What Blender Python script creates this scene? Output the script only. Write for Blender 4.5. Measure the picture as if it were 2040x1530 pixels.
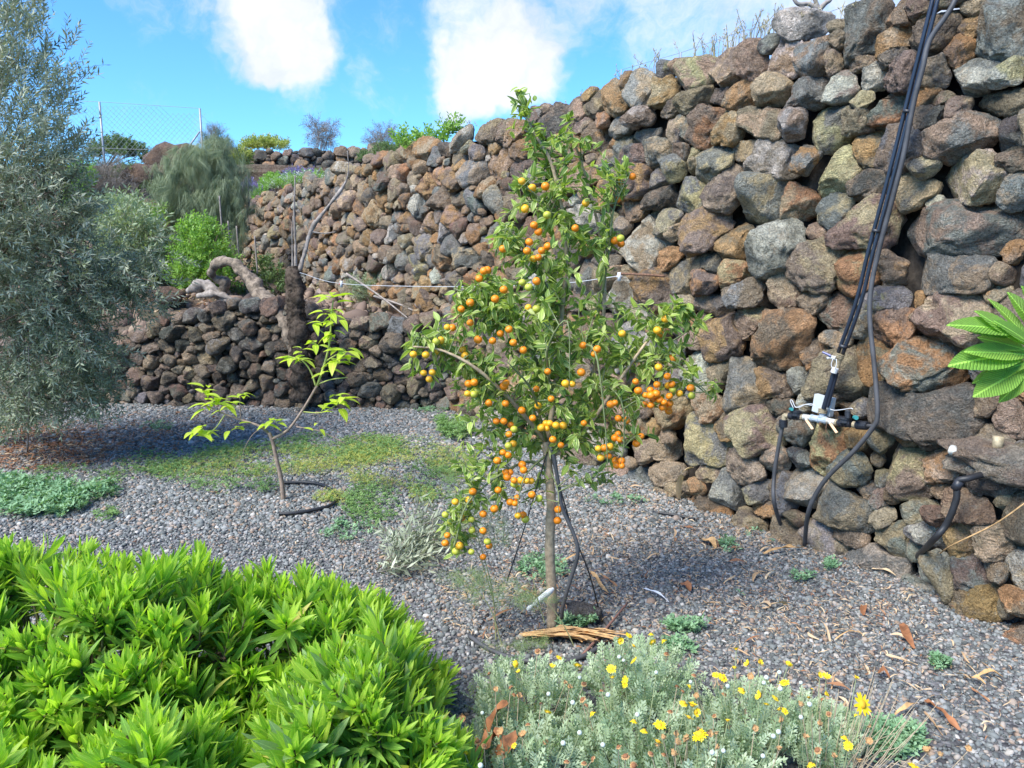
import bpy, math, random
import numpy as np
from mathutils import Vector, Matrix
random.seed(7)
rng = np.random.default_rng(7)
S = bpy.context.scene
for o in list(bpy.data.objects):
    bpy.data.objects.remove(o)
# ------------------------------------------------------------------ camera
F, CX, CY = 1541.0, 1020.0, 765.0
TH = math.radians(9.6); CAMH = 1.6
cam_d = bpy.data.cameras.new('camera'); cam = bpy.data.objects.new('camera', cam_d)
S.collection.objects.link(cam); S.camera = cam
cam.location = (0, 0, CAMH); cam.rotation_euler = (math.pi/2 - TH, 0, 0)
cam_d.sensor_width = 36; cam_d.lens = 36*F/2040; cam_d.clip_end = 2000; cam_d.clip_start = 0.05
FW = np.array([0, math.cos(TH), -math.sin(TH)]); UP = np.array([0, math.sin(TH), math.cos(TH)]); RT = np.array([1., 0, 0])
CAM = np.array([0, 0, CAMH])
def ray(px, py):
    return FW + RT*((px-CX)/F) + UP*((CY-py)/F)
def at_z(px, py, z=0.0):
    d = ray(px, py); return CAM + d*((z-CAMH)/d[2])
def at_y(px, py, y):
    d = ray(px, py); return CAM + d*(y/d[1])
def proj(P):
    P = np.atleast_2d(P) - CAM
    w = P@FW; w = np.where(w < 0.05, 0.05, w)
    return np.stack([CX + F*(P@RT)/w, CY - F*(P@UP)/w, w], 1)
# ------------------------------------------------------------------ light
SUN_EL, SUN_AZ = math.radians(50), math.radians(228)      # azimuth of the sun, clockwise from +Y
sd = bpy.data.lights.new('sun', 'SUN'); sun = bpy.data.objects.new('sun', sd); S.collection.objects.link(sun)
sd.energy = 2.05; sd.angle = math.radians(30.0); sd.color = (1.0, 0.96, 0.87)
sv = Vector((math.sin(SUN_AZ)*math.cos(SUN_EL), math.cos(SUN_AZ)*math.cos(SUN_EL), math.sin(SUN_EL)))
sun.rotation_euler = sv.to_track_quat('Z', 'Y').to_euler()
S.view_settings.view_transform = 'Standard'; S.view_settings.look = 'None'
S.view_settings.gamma = 1; S.view_settings.use_curve_mapping = False
S.view_settings.exposure = 1.88
S.cycles.max_bounces = 7; S.cycles.diffuse_bounces = 4; S.cycles.transmission_bounces = 4; S.cycles.glossy_bounces = 2
S.cycles.sample_clamp_indirect = 6

class NT:
    """small node tree writer"""
    def __init__(s, nt): s.nt = nt; nt.nodes.clear()
    def n(s, t, ins=None, **kw):
        nd = s.nt.nodes.new(t)
        for k, v in kw.items(): setattr(nd, k, v)
        for k, v in (ins or {}).items():
            sk = nd.inputs[k]
            if isinstance(v, bpy.types.NodeSocket): s.nt.links.new(v, sk)
            elif isinstance(v, bpy.types.Node): s.nt.links.new(v.outputs[0], sk)
            else: sk.default_value = v
        return nd
    def math(s, op, a, b=0.0, c=0.0, clamp=False):
        return s.n('ShaderNodeMath', {0: a, 1: b, 2: c}, operation=op, use_clamp=clamp).outputs[0]
    def mix(s, f, a, b, mode='MIX'):
        nd = s.n('ShaderNodeMix', data_type='RGBA', blend_type=mode)
        for i, v in ((0, f), (6, a), (7, b)):
            if isinstance(v, bpy.types.NodeSocket): s.nt.links.new(v, nd.inputs[i])
            else: nd.inputs[i].default_value = v if i == 0 or len(v) == 4 else (*v, 1)
        return nd.outputs[2]
    def ramp(s, f, lo, hi):
        return s.n('ShaderNodeMapRange', {0: f, 1: lo, 2: hi}, interpolation_type='SMOOTHSTEP').outputs[0]
    def noise(s, vec, scale, detail=4, rough=0.55, out=0, **kw):
        return s.n('ShaderNodeTexNoise', {'Vector': vec, 'Scale': scale, 'Detail': detail, 'Roughness': rough, **kw}).outputs[out]

world = bpy.data.worlds.new('World'); S.world = world; world.use_nodes = True
w = NT(world.node_tree)
tc = w.n('ShaderNodeTexCoord').outputs['Generated']
sky = w.n('ShaderNodeTexSky', sky_type='NISHITA', sun_disc=False)
sky.sun_elevation = SUN_EL; sky.sun_rotation = SUN_AZ; sky.altitude = 300; sky.air_density = 1.0; sky.dust_density = 0.6; sky.ozone_density = 1.2
skyc = w.mix(1.0, sky.outputs[0], (0.215, 0.43, 0.65), 'MULTIPLY')
# clouds: soft cumulus at fixed bearings plus scattered cloud over the whole sky
wv = w.noise(tc, 5.0, 5, 0.6, out=1)
wv = w.n('ShaderNodeVectorMath', {0: wv, 1: (0.5, 0.5, 0.5)}, operation='SUBTRACT').outputs[0]
wv = w.n('ShaderNodeVectorMath', {0: wv, 1: (0.2, 0.2, 0.2)}, operation='MULTIPLY').outputs[0]
tw = w.n('ShaderNodeVectorMath', {0: tc, 1: wv}, operation='ADD').outputs[0]
acc = None
for (px, py, r, a) in [(555, 60, 88, 1.0), (625, 105, 68, 0.85), (585, 190, 60, .35), (770, 165, 50, 0.35), (905, 165, 70, .85), (955, 115, 95, 1.05),
                       (1040, 120, 100, 1.0), (1090, 175, 75, .75), (850, 10, 80, .35), (1050, -20, 120, .4), (1330, -20, 170, .4), (1500, 70, 190, 0.36), (1750, 10, 240, 0.4),
                       (250, 15, 70, .3), (560, -120, 200, .6), (1250, -300, 240, .4), (-500, 100, 260, .7), (2400, -100, 400, .8)]:
    d = ray(px, py); d = d/np.linalg.norm(d)
    dist = w.n('ShaderNodeVectorMath', {0: tw, 1: tuple(d)}, operation='DISTANCE').outputs['Value']
    g = w.math('MULTIPLY', dist, 1.0/(r*1.35/F*0.93))
    g = w.math('MULTIPLY', w.math('SUBTRACT', 1.0, w.math('MULTIPLY', g, g), clamp=True), a)
    acc = g if acc is None else w.math('ADD', acc, g)
gen = w.ramp(w.noise(tc, 2.2, 6, 0.6), 0.53, 0.85)
zz = w.n('ShaderNodeSeparateXYZ', {0: tc}).outputs[2]
yy = w.n('ShaderNodeSeparateXYZ', {0: tc}).outputs[1]
gen = w.math('MULTIPLY', gen, w.math('SUBTRACT', 1.15, w.ramp(yy, 0.3, 0.8)))
fine = w.noise(tw, 8.0, 8, 0.68)
acc = w.math('ADD', acc, w.math('MULTIPLY', gen, 0.55))
acc = w.math('ADD', acc, w.math('MULTIPLY', w.math('SUBTRACT', fine, 0.5), 2.1))
mask = w.math('MULTIPLY', w.ramp(acc, 0.08, 1.2), 0.97)
shade = w.ramp(w.noise(tw, 7.0, 6, 0.6), 0.3, 0.62)
col = w.mix(mask, skyc, w.mix(w.math('MAXIMUM', shade, w.ramp(acc, 1.3, 2.4)), (1.75, 1.9, 2.1), (2.3, 2.35, 2.4)))
bg = w.n('ShaderNodeBackground', {'Color': col, 'Strength': 0.13})
w.n('ShaderNodeOutputWorld', {0: bg})

# ------------------------------------------------------------------ helpers
def link(o, parent=None):
    S.collection.objects.link(o)
    if parent is not None: o.parent = parent
    return o
def tag(o, label=None, cat=None, group=None, kind=None):
    for k, v in (('label', label), ('category', cat), ('group', group), ('kind', kind)):
        if v: o[k] = v
    return o
def empty(name, loc, label, cat, group=None, rz=0):
    o = bpy.data.objects.new(name, None); o.location = tuple(loc); o.rotation_euler = (0, 0, rz); o.empty_display_size = .1
    link(o); return tag(o, label, cat, group)
def mesh_obj(name, V, Fc, mats, parent=None, loc=(0, 0, 0), smooth=True, midx=None, attrs=None):
    me = bpy.data.meshes.new(name)
    V = np.asarray(V, float)
    if isinstance(Fc, np.ndarray):
        n = len(Fc); k = Fc.shape[1]
        me.vertices.add(len(V)); me.vertices.foreach_set('co', V.astype(np.float32).ravel())
        me.loops.add(n*k); me.loops.foreach_set('vertex_index', Fc.astype(np.int32).ravel())
        me.polygons.add(n); me.polygons.foreach_set('loop_start', np.arange(n, dtype=np.int32)*k)
        me.update(calc_edges=True)
    else:
        me.from_pydata(V.tolist(), [], [list(map(int, f)) for f in Fc])
    if smooth: me.polygons.foreach_set('use_smooth', np.ones(len(me.polygons), bool))
    for m in (mats if isinstance(mats, (list, tuple)) else [mats]): me.materials.append(m)
    if midx is not None: me.polygons.foreach_set('material_index', np.asarray(midx, np.int32))
    for an, (ty, dat) in (attrs or {}).items():
        at = me.attributes.new(an, ty, 'POINT')
        at.data.foreach_set('color' if ty == 'FLOAT_COLOR' else 'value', np.asarray(dat, np.float32).ravel())
    me.update(); me.validate()
    o = bpy.data.objects.new(name, me); o.location = tuple(loc)
    return link(o, parent) if parent is not False else o
class MB:
    def __init__(s): s.V = []; s.F = []; s.M = []
    def add(s, V, Fc, m=0):
        b = len(s.V); s.V += [tuple(v) for v in V]; s.F += [tuple(i+b for i in f) for f in Fc]; s.M += [m]*len(Fc)
    def tube(s, pts, rad, n=6, m=0, caps=True):
        pts = [Vector(p) for p in pts]; N = len(pts)
        if not hasattr(rad, '__len__'): rad = [rad]*N
        ref = Vector((0.13, 0.97, 0.2)).normalized(); V = []; prev = None
        for i, p in enumerate(pts):
            t = (pts[min(i+1, N-1)] - pts[max(i-1, 0)])
            t = t.normalized() if t.length > 1e-9 else Vector((0, 0, 1))
            u = (prev if prev is not None else ref); u = u - t*u.dot(t)
            if u.length < 1e-4: u = Vector((1, 0, 0)) - t*t.x
            u.normalize(); prev = u; v = t.cross(u)
            for k in range(n):
                a = 2*math.pi*k/n; V.append(p + (u*math.cos(a) + v*math.sin(a))*rad[i])
        Fc = [(i*n+k, i*n+(k+1) % n, (i+1)*n+(k+1) % n, (i+1)*n+k) for i in range(N-1) for k in range(n)]
        if caps: Fc += [tuple(range(n-1, -1, -1)), tuple(range((N-1)*n, N*n))]
        s.add(V, Fc, m); return s
    def box(s, c, sz, R=None, m=0):
        R = R or Matrix.Identity(3); V = [Vector(c) + R@Vector((x*sz[0]/2, y*sz[1]/2, z*sz[2]/2)) for x in (-1, 1) for y in (-1, 1) for z in (-1, 1)]
        s.add(V, [(0, 1, 3, 2), (4, 6, 7, 5), (0, 4, 5, 1), (2, 3, 7, 6), (0, 2, 6, 4), (1, 5, 7, 3)], m); return s
    def build(s, name, mats, parent=None, loc=(0, 0, 0), smooth=True):
        V = np.array(s.V, float) - np.array(loc, float)
        return mesh_obj(name, V, s.F, mats, parent, loc, smooth, s.M)
def spline(pts, k=6):
    P = [np.array(p, float) for p in pts]; out = []
    P = [2*P[0]-P[1]] + P + [2*P[-1]-P[-2]]
    for i in range(1, len(P)-2):
        for j in range(k):
            t = j/k; a, b, c, d = P[i-1], P[i], P[i+1], P[i+2]
            out.append(0.5*(2*b + (c-a)*t + (2*a-5*b+4*c-d)*t*t + (3*b-a-3*c+d)*t**3))
    out.append(P[-2]); return np.array(out)
def vnoise(p, seed=0):
    i = np.floor(p).astype(np.int64); f = p - i; u = f*f*f*(f*(f*6-15)+10)
    def h(x, y, z):
        v = (x*374761393 + y*668265263 + z*1440662683 + seed*1274126177) & 0xffffffff
        v = ((v ^ (v >> 13))*1274126177) & 0xffffffff; v ^= v >> 16
        return (v & 0xffff)/32767.5 - 1
    r = 0
    for a in (0, 1):
        for b in (0, 1):
            for c in (0, 1):
                r = r + h(i[:, 0]+a, i[:, 1]+b, i[:, 2]+c)*(u[:, 0] if a else 1-u[:, 0])*(u[:, 1] if b else 1-u[:, 1])*(u[:, 2] if c else 1-u[:, 2])
    return r
def fbm(p, oct=4, seed=0, gain=0.5):
    r = 0; a = 1
    for o in range(oct): r = r + a*vnoise(p*(2.03**o)+o*17.3, seed+o); a *= gain
    return r
_ico = {}
def ico(level):
    if level in _ico: return _ico[level]
    import bmesh
    bm = bmesh.new(); bmesh.ops.create_icosphere(bm, subdivisions=level, radius=1)
    V = np.array([v.co[:] for v in bm.verts]); Fc = np.array([[v.index for v in f.verts] for f in bm.faces]); bm.free()
    _ico[level] = (V, Fc); return _ico[level]
def mat_to_euler(R):     # R (N,3,3), XYZ order
    sy = np.sqrt(R[:, 0, 0]**2 + R[:, 1, 0]**2)
    return np.stack([np.arctan2(R[:, 2, 1], R[:, 2, 2]), np.arctan2(-R[:, 2, 0], sy), np.arctan2(R[:, 1, 0], R[:, 0, 0])], 1)
def frames(d, up=None, roll=None):
    """matrices whose Y axis is d and whose Z axis is near up"""
    d = d/np.linalg.norm(d, axis=1, keepdims=True)
    up = np.tile([0, 0, 1.], (len(d), 1)) if up is None else up
    x = np.cross(d, up); l = np.linalg.norm(x, axis=1, keepdims=True); x = np.where(l < 1e-4, [[1., 0, 0]], x/np.maximum(l, 1e-6))
    z = np.cross(x, d)
    if roll is not None:
        c, s = np.cos(roll)[:, None], np.sin(roll)[:, None]; x, z = x*c + z*s, z*c - x*s
    return np.stack([x, d, z], 2)
_pc = 0
def protos(objs):
    """collection of prototype meshes, kept out of the scene, for stuff scattered in one object"""
    global _pc; _pc += 1
    c = bpy.data.collections.new('prototypes_%02d' % _pc)
    for i, o in enumerate(objs): o.name = 'prototype_%02d_%02d' % (_pc, i); c.objects.link(o)
    g = bpy.data.node_groups.new('scatter_%02d' % _pc, 'GeometryNodeTree')
    g.interface.new_socket('Geometry', in_out='INPUT', socket_type='NodeSocketGeometry')
    g.interface.new_socket('Geometry', in_out='OUTPUT', socket_type='NodeSocketGeometry')
    N = g.nodes; gi = N.new('NodeGroupInput'); go = N.new('NodeGroupOutput'); ip = N.new('GeometryNodeInstanceOnPoints')
    ci = N.new('GeometryNodeCollectionInfo'); ci.inputs['Collection'].default_value = c
    ci.inputs['Separate Children'].default_value = True; ci.inputs['Reset Children'].default_value = True
    def na(name, ty):
        n = N.new('GeometryNodeInputNamedAttribute'); n.data_type = ty; n.inputs['Name'].default_value = name; return n.outputs['Attribute']
    L = g.links
    L.new(gi.outputs[0], ip.inputs['Points']); L.new(ci.outputs[0], ip.inputs['Instance']); ip.inputs['Pick Instance'].default_value = True
    L.new(na('idx', 'INT'), ip.inputs['Instance Index']); L.new(na('rot', 'FLOAT_VECTOR'), ip.inputs['Rotation'])
    L.new(na('scl', 'FLOAT_VECTOR'), ip.inputs['Scale']); L.new(ip.outputs[0], go.inputs[0])
    return g
def scatter(name, group, P, R, Sc, idx, parent=None, loc=(0, 0, 0)):
    P = np.asarray(P, float) - np.array(loc, float); n = len(P)
    me = bpy.data.meshes.new(name); me.vertices.add(n); me.vertices.foreach_set('co', P.astype(np.float32).ravel())
    if R.ndim == 3: R = mat_to_euler(R)
    if Sc.ndim == 1: Sc = np.repeat(Sc[:, None], 3, 1)
    a = me.attributes.new('rot', 'FLOAT_VECTOR', 'POINT'); a.data.foreach_set('vector', R.astype(np.float32).ravel())
    a = me.attributes.new('scl', 'FLOAT_VECTOR', 'POINT'); a.data.foreach_set('vector', Sc.astype(np.float32).ravel())
    a = me.attributes.new('idx', 'INT', 'POINT'); a.data.foreach_set('value', idx.astype(np.int32))
    o = bpy.data.objects.new(name, me); o.location = tuple(loc); link(o, parent)
    m = o.modifiers.new('scatter', 'NODES'); m.node_group = group
    return tag(o, kind='stuff')
def scatter_mix(piece, stuffname, protolist, group, P, R, Sc, idx, parent, nmax=300, size=0.05):
    """the nmax instances that show largest become objects of their own, the rest one stuff object; parent sits at its location without rotation"""
    q = proj(P); inside = (q[:, 0] > -20) & (q[:, 0] < 2060) & (q[:, 1] > -20) & (q[:, 1] < 1550)
    sc1 = Sc if Sc.ndim == 1 else Sc.max(1)
    score = np.where(inside, sc1/q[:, 2], 0)*(0.75 + 0.5*rng.random(len(P)))
    order = np.argsort(-score); top = order[:nmax]; rest = order[nmax:]
    pl = np.array(parent.location if parent else (0, 0, 0))
    E = mat_to_euler(R) if R.ndim == 3 else R
    for i in top:
        o = bpy.data.objects.new(piece, protolist[idx[i]].data); o.location = tuple(P[i]-pl); o.rotation_euler = tuple(E[i])
        o.scale = (Sc[i],)*3 if Sc.ndim == 1 else tuple(Sc[i]); link(o, parent)
    if len(rest): 
        so = scatter(stuffname, group, P[rest]-pl, E[rest], Sc[rest], idx[rest], parent)
        return so
# ------------------------------------------------------------------ materials
def new_mat(name):
    m = bpy.data.materials.new(name); m.use_nodes = True; return m, NT(m.node_tree)
def finish(t, bsdf, disp=None):
    t.n('ShaderNodeOutputMaterial', {0: bsdf})
def principled(t, col, rough=0.8, bump=None, bs=0.3, bd=0.01, **kw):
    ins = {'Base Color': col if isinstance(col, bpy.types.NodeSocket) else (*col, 1) if len(col) == 3 else col, 'Roughness': rough, **kw}
    if bump is not None: ins['Normal'] = t.n('ShaderNodeBump', {'Strength': bs, 'Distance': bd, 'Height': bump}).outputs[0]
    return t.n('ShaderNodeBsdfPrincipled', ins).outputs[0]
def plain(name, col, rough=0.6, var=0.15, scale=30, bd=0.002, metal=0.0, spec=0.5):
    m, t = new_mat(name); pos = t.n('ShaderNodeTexCoord').outputs['Object']
    n = t.noise(pos, scale, 5, 0.6)
    c = t.mix(t.ramp(n, 0.3, 0.7), tuple(x*(1-var) for x in col), tuple(min(1, x*(1+var)) for x in col))
    finish(t, principled(t, c, rough, n, 0.5, bd, Metallic=metal, **{'Specular IOR Level': spec})); return m
def leaf_mat(name, c1, c2, trans=0.45, rough=0.5, edge=None, spec=0.35, vein=0.0, rnd=1.0, ribs=0.0):
    """leaf: random tint per leaf between c1 and c2; generated x gives the distance from the midrib, y runs along the blade"""
    m, t = new_mat(name)
    r = t.n('ShaderNodeObjectInfo').outputs['Random']
    c = t.mix(r, c1, c2)
    g = t.n('ShaderNodeSeparateXYZ', {0: t.n('ShaderNodeTexCoord').outputs['Generated']})
    ax = t.math('ABSOLUTE', t.math('SUBTRACT', g.outputs[0], 0.5))
    if edge:
        nz = t.noise(t.n('ShaderNodeTexCoord').outputs['Object'], 60, 2)
        f = t.ramp(t.math('ADD', ax, t.math('MULTIPLY', t.math('SUBTRACT', nz, 0.5), 0.25)), edge[1], edge[1]+0.1)
        c = t.mix(f, c, edge[0])
    if vein:
        f = t.math('SUBTRACT', 1.0, t.ramp(ax, 0.015, 0.05))
        c = t.mix(t.math('MULTIPLY', f, vein), c, tuple(min(1, x*2.0) for x in c2))
    nn = t.noise(t.n('ShaderNodeTexCoord').outputs['Object'], 40, 3)
    c = t.mix(1.0, c, t.n('ShaderNodeCombineColor', {0: t.math('ADD', .75, t.math('MULTIPLY', nn, .5)), 1: t.math('ADD', .75, t.math('MULTIPLY', nn, .5)), 2: t.math('ADD', .75, t.math('MULTIPLY', nn, .5))}).outputs[0], 'MULTIPLY')
    hgt = nn
    if ribs:
        ph = t.math('ADD', t.math('MULTIPLY', g.outputs[1], 150.0), t.math('MULTIPLY', ax, -50.0)); sn = t.math('SINE', ph)
        c = t.mix(t.math('MULTIPLY', t.ramp(sn, .55, 1.0), ribs), c, tuple(min(1, x*1.7) for x in c2)); hgt = t.math('ADD', nn, t.math('MULTIPLY', sn, -1.2))
    p = principled(t, c, rough, hgt, 0.6 if ribs else 0.25, 0.004 if ribs else 0.002, **{'Specular IOR Level': spec})
    tc_ = t.mix(1.0, c, (1.25, 1.35, 0.55), 'MULTIPLY')
    tr = t.n('ShaderNodeBsdfTranslucent', {0: tc_}).outputs[0]
    finish(t, t.n('ShaderNodeMixShader', {0: trans, 1: p, 2: tr}).outputs[0]); return m
def leaf_shape(L=1.0, W=0.2, seg=5, fold=0.25, bend=0.2, twist=0.0, tip=1.3, petiole=0.05, base=0.7, wave=0.0):
    """pointed leaf along +Y, folded on its midrib, drooping towards the tip"""
    V = []; Fc = []
    for i in range(seg+1):
        u = i/seg; y = L*u
        wd = W*0.5*(math.sin(math.pi*min(1, max(0, (u**base))))**0.8)*(1 if u < 1 else 0)
        if i == 0: wd = W*petiole
        if i == seg: wd = W*0.01
        z = -bend*L*u*u; tw = twist*u
        f = fold + (wave*math.sin(u*9))
        for sx in (-1, 0, 1):
            x = sx*wd; zz = abs(sx)*wd*f
            V.append((x*math.cos(tw) - zz*math.sin(tw), y*(1-0.15*bend*u), z + zz*math.cos(tw) + x*math.sin(tw)))
    for i in range(seg):
        for k in (0, 1):
            a = i*3+k; Fc.append((a, a+1, a+4, a+3))
    return V, Fc
def leaf_proto(mat, **kw):
    V, Fc = leaf_shape(**kw); return mesh_obj('leaf', V, Fc, mat, parent=False)
# ------------------------------------------------------------------ rock
def rock_mat(name, bump=1.0, soil=0.25):
    m, t = new_mat(name)
    pos = t.n('ShaderNodeNewGeometry').outputs['Position']
    ca = t.n('ShaderNodeAttribute', attribute_name='ca').outputs['Color']; cb = t.n('ShaderNodeAttribute', attribute_name='cb').outputs['Color']
    n1 = t.noise(pos, 5.5, 5, 0.62, Distortion=0.6)
    n2 = t.noise(pos, 34, 6, 0.7)
    n3 = t.noise(pos, 110, 4, 0.7)
    vo = t.n('ShaderNodeTexVoronoi', {'Vector': pos, 'Scale': 95.0, 'Randomness': 1.0}).outputs['Distance']
    f = t.ramp(t.math('ADD', n1, t.math('MULTIPLY', t.math('SUBTRACT', n2, 0.5), 0.25)), 0.42, 0.57)
    c = t.mix(f, ca, cb)
    k = t.math('ADD', 0.45, t.math('MULTIPLY', n2, 1.1))
    k = t.math('MULTIPLY', k, t.math('ADD', 0.62, t.math('MULTIPLY', t.ramp(n3, 0.36, 0.62), 0.5)))
    kk = t.n('ShaderNodeCombineColor', {0: k, 1: k, 2: k}).outputs[0]
    c = t.mix(1.0, c, kk, 'MULTIPLY')
    # thin pale lichen and dust specks
    sp = t.math('MULTIPLY', t.ramp(t.noise(pos, 21, 6, 0.75), 0.58, 0.70), 0.45)
    c = t.mix(sp, c, (0.58, 0.54, 0.44))
    rust = t.math('MULTIPLY', t.ramp(t.noise(pos, 9, 5, 0.7), 0.56, 0.68), 0.35)
    c = t.mix(rust, c, (0.40, 0.26, 0.15))
    h = t.math('ADD', t.math('MULTIPLY', n2, 1.0), t.math('MULTIPLY', n3, 0.45)); h = t.math('ADD', h, t.math('MULTIPLY', t.ramp(t.noise(pos, 13, 6, 0.75, Distortion=1.2), 0.3, 0.7), 1.1))
    h = t.math('ADD', h, t.math('MULTIPLY', t.ramp(vo, 0.0, 0.35), 0.22))
    finish(t, principled(t, c, 0.92, h, 1.0*bump, 0.03, **{'Specular IOR Level': 0.2})); return m
M_rock = rock_mat('volcanic rock')
PAL = {'B': (.36, .275, .205), 'O': (.58, .34, .17), 'T': (.56, .42, .28), 'Y': (.58, .48, .28), 'G': (.325, .315, .285),
       'D': (.165, .148, .13), 'W': (.68, .60, .50), 'R': (.34, .23, .165)}
def stone_mesh(level, ang, Rad, D, seed, slope, facets=3, rough=1.0):
    """local stone: x along the wall, y outwards, z up; silhouette radius Rad(ang)"""
    V, Fc = ico(level); r = np.random.default_rng(seed)
    th = np.arctan2(V[:, 2], V[:, 0]) % (2*np.pi); p = np.hypot(V[:, 0], V[:, 2])
    Rv = np.interp(th, np.append(ang, 2*np.pi), np.append(Rad, Rad[0]))
    pl = p**0.6*Rv; X = np.cos(th)*pl; Z = np.sin(th)*pl; Y = np.sign(V[:, 1])*np.abs(V[:, 1])**0.62*D
    P = np.stack([X, Y, Z], 1); m = Rad.mean()
    for k in range(facets):
        n = r.normal(size=3)*np.array([.8, 1, .8]); n[1] = abs(n[1]) + .25; n /= np.linalg.norm(n)
        h = P@n; lim = h.max()*r.uniform(.56, .84); ex = np.maximum(h-lim, 0); P -= np.outer(ex*0.95, n)
    P[:, 1] += P[:, 0]*slope[0] + P[:, 2]*slope[1]
    q = P/m; off = r.uniform(0, 50, 3)
    nrm = V*np.array([.8, 1.1, .8])
    lump = fbm(q*1.1+off, 2, seed)*0.11 + (np.abs(fbm(q*1.9+off, 4, seed+5, .62))-.35)*-0.16*rough
    if level >= 3: lump = lump + (np.abs(fbm(q*6+off, 3, seed+9, .65))-.3)*-0.06*rough
    P += nrm*(lump*m)[:, None]
    return P, Fc
def pick_cols(cc, r):
    a = np.array(PAL[cc[0]])*r.uniform(.8, 1.2); b = np.array(PAL[cc[1]])*r.uniform(.8, 1.2)
    return a*r.uniform(.93, 1.07, 3), b*r.uniform(.93, 1.07, 3)
def asp_of(asp, s): return asp(s) if callable(asp) else asp
def build_wall(wname, label, cat, O, e, nrm, batter, s0, s1, topfn, botfn, manual, size, asp, choices, lv, depth=0.55, backd=0.16, nparts=300, seed=1, thick=0.5, proud=0.0, hide=None):
    r = np.random.default_rng(seed)
    root = empty(wname, O, label, cat); root['kind'] = 'thing'
    def W3(s, t, off=0.0):
        s = np.asarray(s, float)[..., None]; t = np.asarray(t, float)[..., None]; off = np.asarray(off, float)[..., None]
        return np.array(O) + s*e + t*np.array([0, 0, 1.]) - nrm*(batter*t) + nrm*off
    # raster of the elliptic distance, then fill the gaps
    tmax = max(topfn(s) for s in np.linspace(s0, s1, 40))
    res = 0.014 if (s1-s0) < 25 else 0.02
    gs = np.arange(s0, s1, res); gt = np.arange(-0.08, tmax+.05, res)
    GS, GT = np.meshgrid(gs, gt); Dm = np.full(GS.shape, 9.0)
    tops = np.array([topfn(s) for s in gs]); bots = np.array([botfn(s) for s in gs])
    El = []; PG = []
    def pdist(pg, a, b, rot, u, v):
        c, sn = math.cos(rot), math.sin(rot); h = np.hypot((u*c+v*sn)/a, (-u*sn+v*c)/b); m_ = np.full(np.shape(u), -9.)
        for (nx_, nz_, hh) in pg: m_ = np.maximum(m_, (u*nx_+v*nz_)/hh)
        return .38*h + .62*m_
    def put(s, t, a, b, rot, cc):
        El.append((s, t, a, b, rot, cc)); K = r.integers(5, 8); th0 = r.uniform(0, 6.28); pg = []
        for k in range(K):
            al = th0 + 2*math.pi*(k+r.uniform(-.28, .28))/K; ca_, sa_ = math.cos(al), math.sin(al); c, sn = math.cos(rot), math.sin(rot)
            pg.append((ca_, sa_, math.hypot(a*(ca_*c+sa_*sn), b*(-ca_*sn+sa_*c))*r.uniform(.78, 1.04)))
        PG.append(pg)
        R_ = max(a, b)*2 + .35; i0, i1 = np.searchsorted(gs, [s-R_, s+R_]); j0, j1 = np.searchsorted(gt, [t-R_, t+R_])
        if i1 <= i0 or j1 <= j0: return
        u = GS[j0:j1, i0:i1]-s; v = GT[j0:j1, i0:i1]-t
        d = pdist(pg, a, b, rot, u, v)
        Dm[j0:j1, i0:i1] = np.minimum(Dm[j0:j1, i0:i1], (d-1)*math.sqrt(a*b))
    for mrec in manual: put(*mrec)
    valid = (GT < tops[None, :]-0.02) & (GT > bots[None, :]-0.06)
    fails = 0
    for scale_ in (1.0, 0.8, 0.62, 0.46, 0.36):
        fac = 1.0 if scale_ > .5 else .95; NEED = np.array([size(q_)*math.sqrt(asp_of(asp, q_)) for q_ in gs])*fac*scale_
        for it in range(5000):
            cand = np.argwhere(valid & (Dm > NEED[None, :])) if it % 12 == 0 else cand
            if len(cand) == 0: break
            j, i = cand[r.integers(len(cand))]
            if not (Dm[j, i] > NEED[i]): continue
            sz = size(gs[i])*scale_*r.uniform(.82, 1.25)
            a = sz*r.uniform(.95, 1.3); b = sz*asp_of(asp, gs[i])*r.uniform(.8, 1.2)
            t_ = min(gt[j], tops[i]-b*.6)
            put(gs[i], t_, a, b, r.normal(0, .28), choices[r.integers(len(choices))])
    El_s = np.array([x[0] for x in El]); El_t = np.array([x[1] for x in El]); El_a = np.array([x[2] for x in El]); El_b = np.array([x[3] for x in El]); El_r = np.array([x[4] for x in El])
    ang = np.linspace(0, 2*np.pi, 32, endpoint=False); ks = np.linspace(.35, 1.0, 44)
    C_ = W3(El_s, El_t); q = proj(C_)
    inside = (q[:, 0] > -60) & (q[:, 0] < 2110) & (q[:, 1] > -80) & (q[:, 1] < 1560)
    area = np.where(inside, El_a*El_b/q[:, 2]**2, 0)
    if hide is not None: area = np.where(hide(C_, q), area*0.01, area)
    order = np.argsort(-area); part = set(order[:nparts][area[order[:nparts]] > 0].tolist())
    pxr = np.sqrt(El_a*El_b)/q[:, 2]*F
    sv_, sf_, sca, scb, base = [], [], [], [], 0
    for i in range(len(El)):
        s, t, a, b, rot, cc = El[i]
        rr_ = 2.1*(max(a, b)+np.maximum(El_a, El_b)); nb = np.where((np.abs(El_s-s) < rr_) & (np.abs(El_t-t) < rr_))[0]; nb = nb[nb != i]
        c, sn = math.cos(rot), math.sin(rot)
        dirx = np.cos(ang); dirz = np.sin(ang)
        unit = 1/pdist(PG[i], a, b, rot, dirx, dirz)
        kmax = 1.6
        kk = ks*kmax; rr = unit[:, None]*kk[None, :]
        X = s + rr*dirx[:, None]; Z = t + rr*dirz[:, None]
        dj = np.full(X.shape, 9.)
        for j in nb:
            dj = np.minimum(dj, pdist(PG[j], El_a[j], El_b[j], El_r[j], X-El_s[j], Z-El_t[j]))
        bad = dj < kk[None, :]
        first = np.where(bad.any(1), bad.argmax(1), len(kk)-1)
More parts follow.
